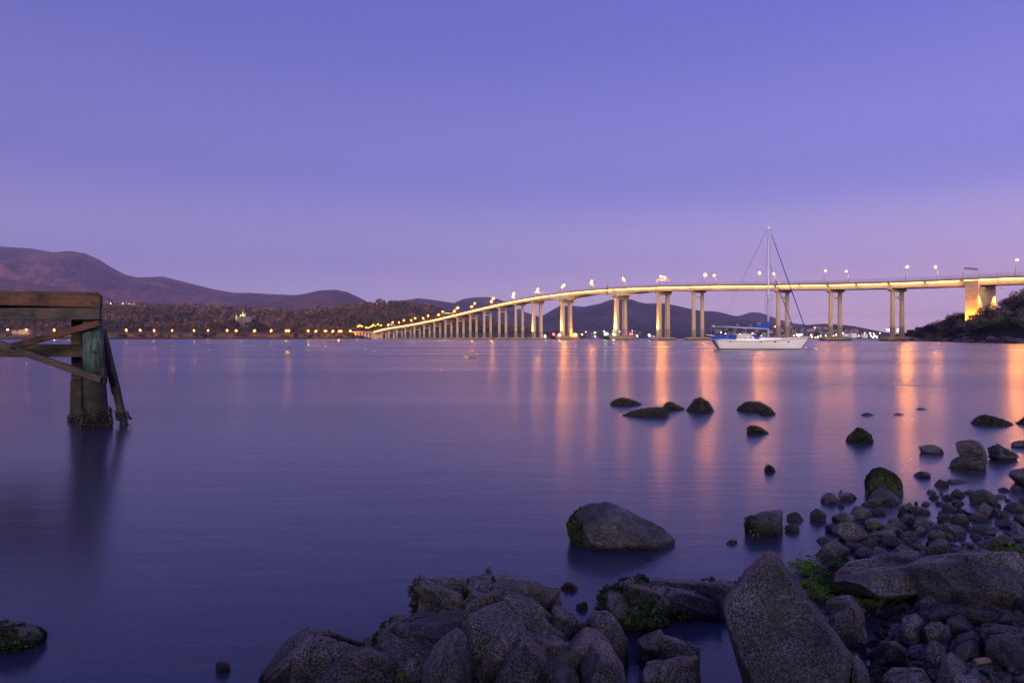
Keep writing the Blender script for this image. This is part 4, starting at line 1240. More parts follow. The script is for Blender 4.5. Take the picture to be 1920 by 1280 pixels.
for sd in (-1, 1):
    mb = MB(); mb.tube((mx_ - .1, 0, mz), (yx(185), sd * 1.0, 1.5), .012, .012, 4); mb.build('backstay', M['wire'], yo)
    for k, xx in enumerate((mx_ - .5, mx_ + .1, mx_ + .5)):
        mb = MB()
        if k == 1:
            z2 = ysrc(0, 490)[2]; mb.tube((mx_, 0, mz), (mx_, sd * 1.0, z2 + .08), .012, .012, 4); mb.tube((mx_, sd * 1.0, z2 + .08), (xx, sd * 1.8, 1.5), .012, .012, 4)
        else:
            mb.tube((mx_, 0, ysrc(0, 555)[2]), (xx, sd * 1.8, 1.5), .012, .012, 4)
        mb.build('shroud', M['wire'], yo)
for sd in (-1, 1):
    mb = MB()
    pts_ = []
    for t in np.linspace(.04, .97, 12):
        x, sh, bm_ = hull_section(t)
        mb.tube((x, sd * bm_ * .97, sh), (x, sd * bm_ * .97, sh + .65), .018, .015, 5); pts_.append((x, sd * bm_ * .97, sh))
    for a_, b_ in zip(pts_[:-1], pts_[1:]):
        for h_ in (.34, .64): mb.tube((a_[0], a_[1], a_[2] + h_), (b_[0], b_[1], b_[2] + h_), .008, .008, 4)
    mb.build('guard_rail', M['wire'], yo)
mb = MB()
x, sh, bm_ = hull_section(.97); x2, sh2, bm2 = hull_section(.9)
for sd in (-1, 1):
    mb.tube((x2, sd * bm2, sh2 + .65), (x + .3, 0, sh + .75), .02, .02, 6); mb.tube((x, sd * .1, sh), (x + .3, 0, sh + .75), .02, .02, 6)
mb.build('bow_pulpit', M['steel'], yo)
mb = MB(); q0, q1 = np.array((yx(1690), 0, yz(372))), np.array((yx(1822), .1, .12))
for k in range(6):
    t0, t1 = k / 6, (k + 1) / 6
    mb.tube(q0 + (q1 - q0) * t0 - (0, 0, .25 * math.sin(math.pi * t0)), q0 + (q1 - q0) * t1 - (0, 0, .25 * math.sin(math.pi * t1)), .018, .018, 5)
mb.build('mooring_line', M['wire'], yo)
mb = MB(); mb.prism([(yx(150), yz(480)), (yx(200), yz(520)), (yx(240), -.3), (yx(215), -.3), (yx(160), yz(510))], -.05, .05); mb.build('rudder', M['teak'], yo)

def buoy(px, py, r, mat, label, tilt=0.0):
    c = Pz(px, py, 0)
    o = empty('mooring_buoy', tuple(c), label, 'buoy', 'mooring buoys')
    MB().ball((0, 0, r * .25), (r, r, r * .85), 14, 8).build('float', mat, o, True)
    MB().tube((0, 0, r * .95), (0, 0, r * 1.45), r * .12, r * .12, 6).build('post', M['steel'], o)
buoy(540, 663, .24, M['buoy_y'], 'small yellow mooring buoy on the water left of centre')
buoy(874, 671, .17, M['buoy_y'], 'small yellow mooring buoy with floating rope on open water')
buoy(1529, 655, .28, M['buoy_w'], 'white mooring buoy off the bow of the yacht')
buoy(1511, 652, .16, M['buoy_w'], 'tiny white buoy close under the bow of the yacht')
c = Pz(882, 671, 0)
mb = MB()
for q in range(9): mb.tube((c[0] - .1 + q * .07, c[1] + .05 * math.sin(q), .02), (c[0] - .03 + q * .07, c[1] + .05 * math.sin(q + 1), .03 + .02 * (q % 2)), .035, .035, 6)
tag(mb.build('floating_rope', M['fender']), 'dark rope floating beside the small yellow buoy', 'rope')

# ------------------------------------------------------------------ timber jetty at left
def wood_mat(name, c0, c1, c2, grain=(1.2, 14, 14)):
    m, n, l, b = new_mat(name)
    tc = n.new('ShaderNodeTexCoord')
    mp = n.new('ShaderNodeMapping'); mp.inputs['Scale'].default_value = grain
    l.new(tc.outputs['Object'], mp.inputs[0])
    t = n.new('ShaderNodeTexNoise'); t.inputs['Scale'].default_value = 3; t.inputs['Detail'].default_value = 8; t.inputs['Roughness'].default_value = .65
    l.new(mp.outputs[0], t.inputs['Vector'])
    t2 = n.new('ShaderNodeTexNoise'); t2.inputs['Scale'].default_value = 2.6; t2.inputs['Detail'].default_value = 5
    l.new(tc.outputs['Object'], t2.inputs['Vector'])
    r = ramp(n, l, t2.outputs[0], [(.36, c0), (.5, c1), (.62, c2)])
    r2 = ramp(n, l, t.outputs[0], [(.35, (.35, .35, .35)), (.55, (1.15, 1.15, 1.15))])
    mx = n.new('ShaderNodeMix'); mx.data_type = 'RGBA'; mx.blend_type = 'MULTIPLY'; mx.inputs[0].default_value = 1
    l.new(r.outputs[0], mx.inputs[6]); l.new(r2.outputs[0], mx.inputs[7])
    l.new(mx.outputs[2], b.inputs['Base Color'])
    b.inputs['Roughness'].default_value = .8
    bp = n.new('ShaderNodeBump'); bp.inputs['Strength'].default_value = .7; bp.inputs['Distance'].default_value = .01
    l.new(t.outputs[0], bp.inputs['Height']); l.new(bp.outputs[0], b.inputs['Normal'])
    return m
M['w_red'] = wood_mat('red_stained_timber', (.018, .012, .010), (.080, .034, .020), (.11, .046, .026))
M['w_grey'] = wood_mat('grey_weathered_timber', (.030, .028, .024), (.055, .050, .042), (.085, .055, .036))
M['w_brown'] = wood_mat('brown_weathered_timber', (.016, .013, .010), (.045, .035, .024), (.075, .052, .032))
M['w_dark'] = wood_mat('tidal_dark_timber', (.012, .011, .008), (.028, .025, .018), (.05, .042, .03), (14, 14, 1.5))
M['copper'] = wood_mat('copper_green_paint', (.035, .065, .052), (.060, .125, .100), (.085, .065, .040), (9, 9, 1.0))
JY = 12.0
def J(px, py, dy=0.0):
    return P(px, py, JY + dy)
jet = empty('jetty', tuple(J(180, 805)), 'old timber jetty end with braced piles and mussels at left', 'jetty')
JI = Matrix.Translation(-Vector(J(180, 805)))
def jpart(mb, name, mat, parent=jet, bev=.012, smooth=False):
    me = mb.mesh(name, mat, smooth); me.transform(JI)
    o = link(name, me, parent)
    if bev: bevel(o, bev, 2)
    return o
XL = -14.5                         # the jetty runs on out of the frame to the left
def jplank(pa, pb, h, dy, thick, name, mat):
    a, b_ = J(*pa, dy), J(*pb, dy)
    return jpart(MB().beam(a, b_, thick, h * JY / F), name, mat)
jplank((-420, 552), (190, 565), 23, -.10, .08, 'fascia_plank', M['w_red'])
jplank((-420, 589), (189, 588), 22, -.09, .08, 'fascia_plank', M['w_grey'])
for k in range(52):
    x = float(J(186, 0)[0]) - k * .145
    zt = J(0, 550.5 - k * .11)[2]
    a_ = np.array((x, JY - .13, zt)); b_ = np.array((x * (JY + 2) / JY, JY + 2, zt))
    jpart(MB().beam(a_, b_, .12, .045), 'deck_board', M['w_grey'], bev=0)
for dy in (.35, 1.0, 1.8):
    a, b_ = J(-420, 570, dy), J(184, 574, dy); a[2] = b_[2] = 2.22
    jpart(MB().beam(a, b_, .12, .2), 'joist', M['w_brown'])
b_ = J(176, 588, 2.0); b_[2] = J(178, 588)[2]
jpart(MB().beam(J(176, 588, -.02), b_, .22, .26), 'headstock', M['w_brown'])
# piles
def pile(pts, mat, name='pile', n=20, parent=jet):
    mb = MB(); k = len(pts)
    for (c, r) in pts:
        for i in range(n):
            th = 2 * math.pi * i / n
            rr = r * (1 + .04 * math.sin(3 * th + c[2]) + .02 * math.sin(7 * th))
            mb.v.append((c[0] + rr * math.cos(th), c[1] + rr * math.sin(th), c[2]))
    for j in range(k - 1):
        for i in range(n):
            mb.f.append((j * n + i, j * n + (i + 1) % n, (j + 1) * n + (i + 1) % n, (j + 1) * n + i))
    mb.f += [tuple(range(n)), tuple(range(k * n - 1, (k - 1) * n - 1, -1))]
    return jpart(mb, name, mat, parent, 0, True)
pm = pile([(J(174, 598, .2), .155), (J(175, 650, .2), .165), (J(177, 700, .2), .172)], M['copper'])
pile([(J(176.9, 698, .2), .166), (J(179, 750, .2), .180), (J(181, 800, .2), .205), (J(182, 870, .2), .22)], M['w_dark'], 'pile_foot', parent=pm)
p2 = jpart(MB().beam(J(148, 598, 1.3), J(148, 712, 1.3), .19, .19, up=(0, 1, 0)), 'pile', M['w_brown'])
jpart(MB().beam(J(148, 712, 1.3), J(146, 860, 1.3), .21, .21, up=(0, 1, 0)), 'pile_foot', M['w_dark'], p2)
rk = jpart(MB().beam(J(190, 618, .55), J(219, 738, .55), .12, .12, up=(0, 1, 0)), 'raking_pile', M['w_brown'])
jpart(MB().beam(J(218, 730, .55), J(240, 830, .55), .105, .105, up=(0, 1, 0)), 'raking_pile_foot', M['w_dark'], rk)
jpart(MB().beam(J(10, 653, -.13), J(189, 605, -.02), .07, .115), 'diagonal_brace', M['w_red'])
jpart(MB().beam(J(-200, 574, -.21), J(190, 712, -.06), .07, .115), 'diagonal_brace', M['w_grey'])
jpart(MB().beam(J(-420, 657, .62), J(158, 657, .62), .12, .235), 'waler', M['w_brown'])
jpart(MB().beam(J(194, 690, .05), J(194, 719, .05), .09, .10, up=(0, 1, 0)), 'cleat', M['w_dark'])
for px_, py_, dy in ((184, 604, -.08), (174, 659, -.02), (152, 686, 1.1), (177, 711, -.10), (20, 652, -.26), (172, 566, -.15), (176, 588, -.14), (60, 563, -.15), (60, 588, -.14)):
    jpart(MB().tube(J(px_, py_, dy), J(px_, py_, dy + .08), .018, .018, 8), 'bolt', M['w_dark'], bev=0)
# a second bent of piles further along, outside the frame
pile([(J(-330, 598, .2), .155), (J(-330, 870, .2), .2)], M['w_dark'])

def shell_cluster(pts, nrm, size, seed, flat=.45):
    """small pointed shells set on surface points; returns verts, faces"""
    g = np.random.default_rng(seed)
    n_ = len(pts)
    t = np.cross(nrm, g.normal(size=(n_, 3))); t /= np.linalg.norm(t, axis=1)[:, None] + 1e-9
    u = np.cross(nrm, t)
    d = nrm + .7 * g.normal(size=(n_, 3)) * .5; d /= np.linalg.norm(d, axis=1)[:, None]
    s = size * g.uniform(.5, 1.4, n_)[:, None]
    base = pts - nrm * s * .3
    ring = [base + s * .42 * (math.cos(a) * t + flat * math.sin(a) * u) + d * s * .45 for a in (0, 1.57, 3.14, 4.71)]
    v = np.stack([base] + ring + [base + d * s * 1.25], 1).reshape(-1, 3)
    q = []
    for i in range(4):
        j = (i + 1) % 4
        q.append((0, 1 + j, 1 + i)); q.append((5, 1 + i, 1 + j))
    f = (np.arange(n_)[:, None, None] * 6 + np.array(q)[None]).reshape(-1, 3)
    return v, f
def shells_on_post(c0, c1, r0, r1, n_, size, seed, parent):
    g = np.random.default_rng(seed)
    t = g.uniform(0, 1, n_) ** .7; th = g.uniform(0, 6.283, n_)
    rr = r0 + (r1 - r0) * t
    lump = .5 + .5 * fbm(np.stack([np.cos(th) * 2 + seed, np.sin(th) * 2, t * 3], -1), 2) * 2
    nrm = np.stack([np.cos(th), np.sin(th), 0 * th], -1)
    pts = np.array(c0) + (np.array(c1) - np.array(c0)) * t[:, None] + nrm * (rr + .06 * np.clip(lump, 0, 1))[:, None]
    v, f = shell_cluster(pts, nrm, size, seed + 1)
    me = pyd('mussels', v, f, M['shell']); me.transform(JI)
    o = link('mussels', me, parent); o['kind'] = 'stuff'
shells_on_post(J(180, 762, .2), J(181.5, 806, .2), .172, .205, 2200, .026, 1, pm)
shells_on_post(J(147, 775, 1.3), J(146.5, 803, 1.3), .115, .14, 1200, .026, 2, p2)
shells_on_post(J(227.5, 770, .55), J(232.5, 787, .55), .06, .08, 420, .024, 3, rk)
shells_on_post(J(234, 796, .55), J(236.5, 804, .55), .055, .075, 260, .024, 4, rk)

# ------------------------------------------------------------------ rocks
_ico = {}
def ico(sub):
    if sub not in _ico:
        bm = bmesh.new(); bmesh.ops.create_icosphere(bm, subdivisions=sub, radius=1)
        v = np.array([x.co[:] for x in bm.verts]); f = np.array([[y.index for y in x.verts] for x in bm.faces]); bm.free()
        _ico[sub] = (v / np.linalg.norm(v, axis=1)[:, None], f)
    return _ico[sub]
def hull_planes(pts):
    bm = bmesh.new()
    for p in pts: bm.verts.new(p)
    bmesh.ops.convex_hull(bm, input=bm.verts)
    pl = []
    for fc in bm.faces:
        nn = np.array(fc.normal[:]); d = float(nn @ np.array(fc.verts[0].co[:]))
        if d < 0: nn, d = -nn, -d
        if d < 1e-4: continue
        if all(nn @ q[0] < .995 for q in pl): pl.append((nn, d))
    bm.free()
    return np.array([p[0] for p in pl]), np.array([p[1] for p in pl])
def rock_arrays(pts, sub=5, p=16, seed=0.0, rough=.05, fine=.012, crack=0.0, strata=0.0, facets=9, cells=0, ledge=0.0, cut=(.76, .97)):
    """rounded polyhedron through the hull of pts, roughened by noise (metres)"""
    pts = np.asarray(pts, float)
    lo, hi = pts.min(0), pts.max(0)
    c = (lo + hi) / 2; h = (hi - lo) / 2 + 1e-6
    n_, d_ = hull_planes(((pts - c) / h).tolist())
    dirs, f = ico(sub)
    gr = np.random.default_rng(int(seed * 1000) % 100000)
    if facets:
        e = gr.normal(size=(facets, 3)); e /= np.linalg.norm(e, axis=1)[:, None]
        un = (pts - c) / h
        n_ = np.concatenate([n_, e]); d_ = np.concatenate([d_, (un @ e.T).max(0) * gr.uniform(*cut, facets)])
    k = np.clip(dirs @ n_.T, 0, None) / d_
    r = 1.0 / ((k ** p).sum(1) ** (1.0 / p))
    v = dirs * r[:, None]
    sz = h.min()
    w = v * h
    nrm = dirs / h; nrm /= np.linalg.norm(nrm, axis=1)[:, None]
    q = w + c + seed * 3.7
    S = max(sz, .05)
    dsp = rough * S * 1.6 * fbm(q / (S * 1.1), 3, .5) + fine * ridged(q / (S * .22 + .01), 4, .6) * min(1, S * 4) + fine * .35 * fbm(q / .035, 3, .6) * min(1, S * 4)
    # a few long cracks
    dsp -= ledge * S * .09 * np.clip(1 - np.abs(noise3(q / (S * 1.1) + 51) + .05 * noise3(q / (S * .12))) * 30, 0, 1)
    if crack:
        cell = ridged(q * 3.1 + .5 * np.stack([fbm(q * 2, 2), fbm(q * 2 + 9, 2), fbm(q * 2 + 5, 2)], -1), 2, .4)
        dsp -= crack * np.clip(cell - .72, 0, 1) * 3
    if cells:
        cp = w[gr.integers(0, len(w), cells)] * gr.uniform(.7, 1.0, (cells, 1)) 
        wq = w + .16 * S * np.stack([fbm(q / S * 1.3, 3), fbm(q / S * 1.3 + 9, 3), fbm(q / S * 1.3 + 5, 3)], -1)
        dd = np.sqrt(((wq[:, None] - cp[None]) ** 2).sum(-1)); o_ = np.argsort(dd, 1)[:, :2]
        f1 = np.take_along_axis(dd, o_[:, :1], 1)[:, 0]; f2 = np.take_along_axis(dd, o_[:, 1:2], 1)[:, 0]
        off = gr.uniform(-.15, .06, cells) * S; tl = gr.normal(size=(cells, 3)) * .16
        edge = np.clip((f2 - f1) / (.045 * S + .004), 0, 1)
        dsp += (off[o_[:, 0]] + ((w - cp[o_[:, 0]]) * tl[o_[:, 0]]).sum(1)) * np.clip((f2 - f1) / (.05 * S), 0, 1) - (1 - edge) * .07 * S
    if strata:
        dsp += strata * np.sin((q @ np.array([.25, .5, 1.0])) * 46 + 4 * fbm(q * 3, 2)) * .5
    return w + nrm * dsp[:, None] + c, f
def add_rock(name, v, f, mat, label, group=None, cat='rock'):
    b = np.array([v[:, 0].mean(), v[:, 1].mean(), v[:, 2].min()])
    o = link(name, pyd(name, v - b, f, mat, True))
    o.location = b
    return tag(o, label, cat, group)

def outline_pts(out, d, thick, zb=-.12, lean=0.0, front=.75, foot=.6):
    """hull points of a boulder whose outline is seen in the picture at depth d; lower points come forward"""
    out = np.array(out, float)
    ym, yM = out[:, 1].min(), out[:, 1].max()
    cx = out[:, 0].mean(); P3 = []
    for x, y in out:
        t = (yM - y) / max(1, yM - ym)          # 0 at the foot, 1 at the top
        Yc = d + lean * t
        P3.append(P(x, y, Yc + thick * .35 * t))
        xf = cx + (x - cx) * front; yf = yM - (yM - y) * front
        P3.append(P(xf, yf, Yc - thick * .45 * (1 - .4 * t)))
        P3.append(P(cx + (x - cx) * .82, y + (yM - y) * .15, Yc + thick * .35 * t + thick * .6))
    for x, y in out:
        if y > ym + foot * (yM - ym):
            q = P(x, y, d); zz = min(zb, q[2] - .05); P3.append((q[0], q[1], zz)); k_ = 1 + thick * .5 / d; P3.append((q[0] * k_, q[1] * k_, zz))
    return P3
def hero(out, d, thick, label, mat='rock', name='boulder', sub=6, seed=1.0, rough=.06, fine=.014, crack=.0, p=44, facets=14, cells=0, ledge=0.0, lean=0.0, strata=0.0, zb=-.12, front=.75, cat='boulder', foot=.6):
    v, f = rock_arrays(outline_pts(out, d, thick, zb, lean, front, foot), sub, p, seed, rough, fine, crack, strata, facets, cells, ledge)
    return add_rock(name, v, f, M[mat], label, cat=cat), v, f

def wd(y): return CH * F / (y - HZ)         # distance of a point on the water

# boulders standing in the water
hA, vA, fA = hero([(1065, 988), (1073, 966), (1098, 946), (1112, 949), (1140, 942), (1165, 950), (1200, 968), (1240, 988), (1264, 1008), (1258, 1014), (1200, 1020), (1130, 1026), (1085, 1016)], wd(1021), .42,
     'large sloping boulder alone in the water with weed on its left side', 'rock', seed=2.2, rough=.06, p=60, fine=.016, facets=0, front=.6)
hB, vB, fB = hero([(1398, 975), (1404, 961), (1422, 955), (1442, 951), (1466, 951), (1469, 968), (1466, 992), (1440, 999), (1404, 997)], wd(1000), .28, 'blocky boulder in the water tinged green at its left', 'rock_green', seed=3.1, p=20, sub=5)
hC, vC, fC = hero([(1619, 905), (1624, 890), (1634, 880), (1652, 876), (1668, 882), (1686, 896), (1693, 912), (1689, 928), (1640, 934), (1624, 922)], wd(938) + .25, .42, 'rounded boulder thick with green moss near the cobbles', 'rock_moss', seed=4.4, p=14, sub=6, fine=.02, facets=4)
hero([(1628, 932), (1637, 917), (1652, 912), (1668, 918), (1690, 938), (1660, 941)], wd(940), .26, 'smaller dark boulder resting against the mossy boulder', 'rock_green', seed=4.9, sub=5)
hD, vD, fD = hero([(-40, 1185), (0, 1168), (40, 1165), (70, 1172), (86, 1184), (60, 1196), (0, 1214), (-40, 1216)], wd(1205), .3, 'low weedy rock at the left edge of the picture', 'rock_green', seed=5.0, sub=6, fine=.03)
hero([(404, 1242), (412, 1236), (428, 1238), (432, 1250), (410, 1256)], wd(1256), .07, 'small dark stone just breaking the water at lower left', 'rock_dark', seed=5.3, sub=4, cat='rock', name='rock')

# the leaning slab in front
hT, vT, fT = hero([(1430, 1040), (1438, 1033), (1447, 1031), (1456, 1038), (1470, 1062), (1500, 1102), (1545, 1162), (1592, 1226), (1586, 1262), (1575, 1330), (1450, 1350), (1418, 1290), (1392, 1228), (1370, 1180), (1357, 1142), (1357, 1126), (1376, 1098), (1402, 1074), (1420, 1056)],
     2.62, .30, 'tall pointed slab of speckled rock leaning in the foreground', 'rock_slab', sub=7, seed=6.0, rough=.015, fine=.012, crack=.0, p=110, lean=.34, zb=-.1, front=.95, facets=0, foot=.9)

# bedrock outcrop at the bottom
HB = [
 ([(470, 1292), (520, 1240), (560, 1200), (592, 1179), (640, 1184), (690, 1202), (705, 1222), (700, 1292)], 3.20, .55, 'low bedrock shelf sloping into the water at the bottom left of the outcrop', 'rock', .0),
 ([(575, 1292), (610, 1250), (650, 1222), (688, 1214), (722, 1228), (745, 1262), (770, 1292)], 2.80, .4, 'dark rounded bedrock hump in front of the low shelf', 'rock_dark', 0),
 ([(704, 1196), (716, 1172), (738, 1155), (760, 1148), (776, 1160), (800, 1185), (808, 1205), (775, 1225), (722, 1222)], 3.20, .35, 'dark weedy rock between the low shelf and the main outcrop', 'rock_green', 0),
 ([(720, 1232), (750, 1214), (785, 1222), (800, 1250), (810, 1292), (730, 1292)], 2.86, .3, 'small rounded stone wedged below the dark weedy rock', 'rock', 0),
 ([(764, 1142), (774, 1112), (788, 1084), (812, 1080), (868, 1087), (900, 1106), (905, 1136), (880, 1160), (800, 1172)], 3.55, .5, 'rear left corner of the bedrock outcrop with mussels', 'rock', .0),
 ([(862, 1096), (900, 1086), (965, 1088), (1008, 1097), (1022, 1114), (1008, 1128), (920, 1128)], 3.72, .42, 'flat rear ledge of the bedrock outcrop along the water', 'rock', 0),
 ([(800, 1292), (808, 1246), (826, 1210), (852, 1174), (862, 1182), (876, 1232), (882, 1292)], 2.72, .34, 'sharp pointed wedge of rock at the front of the outcrop', 'rock', 0),
 ([(846, 1178), (872, 1146), (905, 1130), (955, 1120), (1010, 1128), (1050, 1146), (1076, 1176), (1060, 1206), (1000, 1216), (900, 1236), (862, 1236)], 3.05, .6, 'broad smooth hump in the middle of the bedrock outcrop', 'rock', 0),
 ([(860, 1180), (866, 1144), (890, 1122), (950, 1108), (1000, 1110), (1030, 1125), (1010, 1145), (930, 1160)], 3.35, .4, 'long rounded ridge behind the broad hump of the outcrop', 'rock', 0),
 ([(926, 1292), (930, 1244), (945, 1210), (968, 1182), (988, 1174), (1012, 1192), (1062, 1206), (1086, 1226), (1100, 1292)], 2.66, .42, 'cracked angular block at the front centre of the outcrop', 'rock', 0),
 ([(872, 1250), (885, 1226), (915, 1216), (936, 1232), (940, 1292), (880, 1292)], 2.75, .3, 'small dark stone filling the gap beside the cracked block', 'rock_dark', 0),
 ([(1068, 1206), (1080, 1186), (1104, 1172), (1130, 1180), (1144, 1206), (1130, 1220), (1090, 1220)], 2.98, .26, 'rounded dark stone on the right shoulder of the outcrop', 'rock', 0),
 ([(1104, 1292), (1102, 1232), (1116, 1208), (1142, 1197), (1160, 1210), (1176, 1246), (1186, 1292)], 2.68, .34, 'barnacled upright block beside the tide pool', 'rock', 0),
 ([(1096, 1162), (1110, 1146), (1136, 1142), (1162, 1158), (1174, 1178), (1160, 1194), (1120, 1192), (1100, 1180)], 3.32, .3, 'pinkish topped boulder between the outcrop and the tide pool', 'rock', 0),
 ([(1022, 1146), (1030, 1128), (1054, 1130), (1082, 1152), (1092, 1176), (1070, 1186)], 3.36, .3, 'rounded stone on the rear right of the outcrop', 'rock', 0),
 ([(1006, 1112), (1022, 1102), (1046, 1116), (1056, 1130), (1030, 1136)], 3.65, .24, 'dark broken corner at the rear of the outcrop', 'rock_dark', 0),
 ([(1108, 1116), (1122, 1100), (1160, 1096), (1210, 1098), (1250, 1106), (1272, 1122), (1268, 1146), (1200, 1158), (1140, 1150)], 3.85, .5, 'flat topped rock hung with dark weed behind the tide pool', 'rock_green', 0),
 ([(1190, 1100), (1245, 1090), (1320, 1086), (1392, 1080), (1404, 1100), (1400, 1160), (1300, 1162), (1262, 1150), (1258, 1112)], 4.05, .6, 'smooth flat ledge between the tide pool and open water', 'rock', 0),
 ([(1186, 1214), (1196, 1200), (1216, 1189), (1240, 1182), (1256, 1196), (1280, 1206), (1310, 1216), (1250, 1226), (1200, 1224)], 3.36, .2, 'low pyramid stone in the tide pool', 'rock', 0),
 ([(1204, 1292), (1208, 1236), (1220, 1219), (1262, 1218), (1306, 1226), (1318, 1292)], 2.74, .3, 'flat fronted stone between the tide pool and the frame edge', 'rock', 0),
 ([(1548, 1086), (1576, 1062), (1640, 1048), (1702, 1044), (1740, 1054), (1760, 1080), (1730, 1110), (1660, 1118), (1600, 1112)], 4.15, .6, 'left part of the long bedrock hump right of the slab', 'rock', .018),
 ([(1690, 1066), (1720, 1050), (1780, 1036), (1850, 1028), (1925, 1030), (1990, 1045), (1990, 1120), (1880, 1126), (1780, 1112), (1720, 1096)], 4.05, .7, 'right part of the long bedrock hump reaching the frame edge', 'rock', .018),
 ([(1716, 1124), (1740, 1104), (1764, 1097), (1788, 1104), (1802, 1120), (1770, 1132)], 3.8, .22, 'smooth flat stone below the bedrock hump', 'rock', 0),
 ([(1778, 1122), (1806, 1102), (1846, 1106), (1870, 1132), (1820, 1136)], 3.8, .3, 'dark flat stone below the bedrock hump', 'rock_dark', 0),
 ([(1840, 1118), (1850, 1098), (1882, 1094), (1900, 1106), (1904, 1122), (1870, 1128)], 3.75, .22, 'brownish boulder under the right part of the hump', 'rock', 0),
 ([(1724, 1146), (1760, 1126), (1800, 1124), (1860, 1130), (1920, 1134), (1975, 1150), (1975, 1176), (1860, 1176), (1790, 1168), (1740, 1156)], 3.52, .36, 'long dark ledge running to the right edge', 'rock_dark', 0),
 ([(1690, 1190), (1696, 1166), (1716, 1158), (1730, 1168), (1730, 1190)], 3.42, .18, 'round barnacled stone left of the pink triangular stone', 'rock', 0),
 ([(1730, 1176), (1748, 1164), (1764, 1158), (1776, 1172), (1784, 1192), (1760, 1200)], 3.32, .2, 'pinkish triangular stone catching light in the cobbles', 'rock_slab', 0),
 ([(1776, 1188), (1778, 1164), (1796, 1162), (1814, 1182), (1806, 1192)], 3.36, .18, 'dark rounded stone right of the pink triangular stone', 'rock_dark', 0),
 ([(1846, 1222), (1844, 1182), (1858, 1176), (1930, 1178), (1970, 1196), (1970, 1232)], 3.05, .4, 'large dark block at the lower right edge', 'rock_dark', 0),
 ([(1786, 1222), (1790, 1190), (1816, 1184), (1838, 1196), (1846, 1222)], 3.1, .26, 'dark stone beside the large dark block', 'rock_dark', 0),
 ([(1654, 1194), (1676, 1192), (1704, 1214), (1710, 1226), (1682, 1228), (1660, 1210)], 3.1, .2, 'narrow leaning stone right of the slab', 'rock', 0),
 ([(1732, 1226), (1740, 1204), (1758, 1198), (1772, 1212), (1778, 1226)], 3.06, .18, 'grey wedge stone in the lower right cobbles', 'rock', 0),
 ([(1640, 1300), (1672, 1270), (1700, 1250), (1712, 1244), (1728, 1262), (1748, 1300)], 2.7, .3, 'peaked stone at the bottom edge right of the slab', 'rock', 0),
 ([(1842, 1262), (1848, 1250), (1880, 1245), (1912, 1248), (1924, 1262), (1904, 1274), (1870, 1270)], 2.82, .16, 'pale flat oval stone in the lower right corner', 'rock_slab', 0),
 ([(1558, 1160), (1560, 1138), (1590, 1134), (1614, 1146), (1618, 1164), (1590, 1172)], 3.5, .2, 'pale flat stone just behind the slab', 'rock_slab', 0),
 ([(1590, 1280), (1588, 1230), (1606, 1224), (1622, 1250), (1632, 1290)], 2.8, .2, 'small stone leaning on the right side of the slab', 'rock', 0),
 ([(1770, 1300), (1790, 1262), (1830, 1252), (1850, 1272), (1860, 1300)], 2.66, .24, 'rounded stone at the bottom edge near the right corner', 'rock', 0),
 ([(500, 1300), (600, 1228), (700, 1222), (780, 1168), (860, 1140), (1000, 1140), (1090, 1192), (1130, 1230), (1180, 1300)], 3.10, .75, 'dark bedrock base joining the humps of the outcrop', 'rock_dark', 0),
]
hero_v = {}
for k, (out, d, th, lab, mt, st) in enumerate(HB):
    big = (max(q[0] for q in out) - min(q[0] for q in out)) > 120
    _, hv, hf = hero(out, d, th, lab, mt, name='bedrock' if big else 'boulder', sub=7 if (max(q[0] for q in out) - min(q[0] for q in out)) > 165 else 6, seed=10 + k * 1.37, rough=.05, fine=.014, crack=.0, p=90, strata=st, facets=26, cells=7 if big else 4, ledge=1.0)
    hero_v[lab] = (hv, hf)

# small shapes for shell and weed covers -------------------------------------------------
def surf_pts(v, f, n_, seed, cond):
    g = np.random.default_rng(seed)
    a, b_, c = v[f[:, 0]], v[f[:, 1]], v[f[:, 2]]
    nn = np.cross(b_ - a, c - a); ar = np.linalg.norm(nn, axis=1); nn = nn / (ar[:, None] + 1e-12)
    mid = (a + b_ + c) / 3
    w = ar * cond(mid, nn)
    if w.sum() <= 0: return np.zeros((0, 3)), np.zeros((0, 3))
    i = g.choice(len(f), n_, p=w / w.sum())
    r1, r2 = np.sqrt(g.random(n_)), g.random(n_)
    return (1 - r1)[:, None] * a[i] + (r1 * (1 - r2))[:, None] * b_[i] + (r1 * r2)[:, None] * c[i], nn[i]
def cover(o, pts, nrm, size, mat, name, seed, flat=.5):
    v, f = shell_cluster(pts, nrm, size, seed, flat)
    me = pyd(name, v - np.array(o.location), f, mat)
    c = link(name, me, o); c['kind'] = 'stuff'
def weed_arrays(pts, nrm, size, seed):
    """curly little fronds: bent strips of two quads"""
    g = np.random.default_rng(seed); n_ = len(pts)
    d = nrm * .6 + g.normal(size=(n_, 3)) * .6 + (0, 0, .3); d /= np.linalg.norm(d, axis=1)[:, None]
    t = np.cross(d, g.normal(size=(n_, 3))); t /= np.linalg.norm(t, axis=1)[:, None]
    d2 = d + g.normal(size=(n_, 3)) * .8 - (0, 0, .5); d2 /= np.linalg.norm(d2, axis=1)[:, None]
    s = size * g.uniform(.5, 1.5, n_)[:, None]
    p0 = pts - nrm * .004
    v = np.stack([p0 - t * s * .25, p0 + t * s * .25, p0 + d * s * .6 + t * s * .5, p0 + d * s * .6 - t * s * .5, p0 + d * s * .6 + d2 * s * .5 + t * s * .3, p0 + d * s * .6 + d2 * s * .5 - t * s * .3], 1).reshape(-1, 3)
    f = (np.arange(n_)[:, None, None] * 6 + np.array([(0, 1, 2, 3), (3, 2, 4, 5)])[None]).reshape(-1, 4)
    return v, f
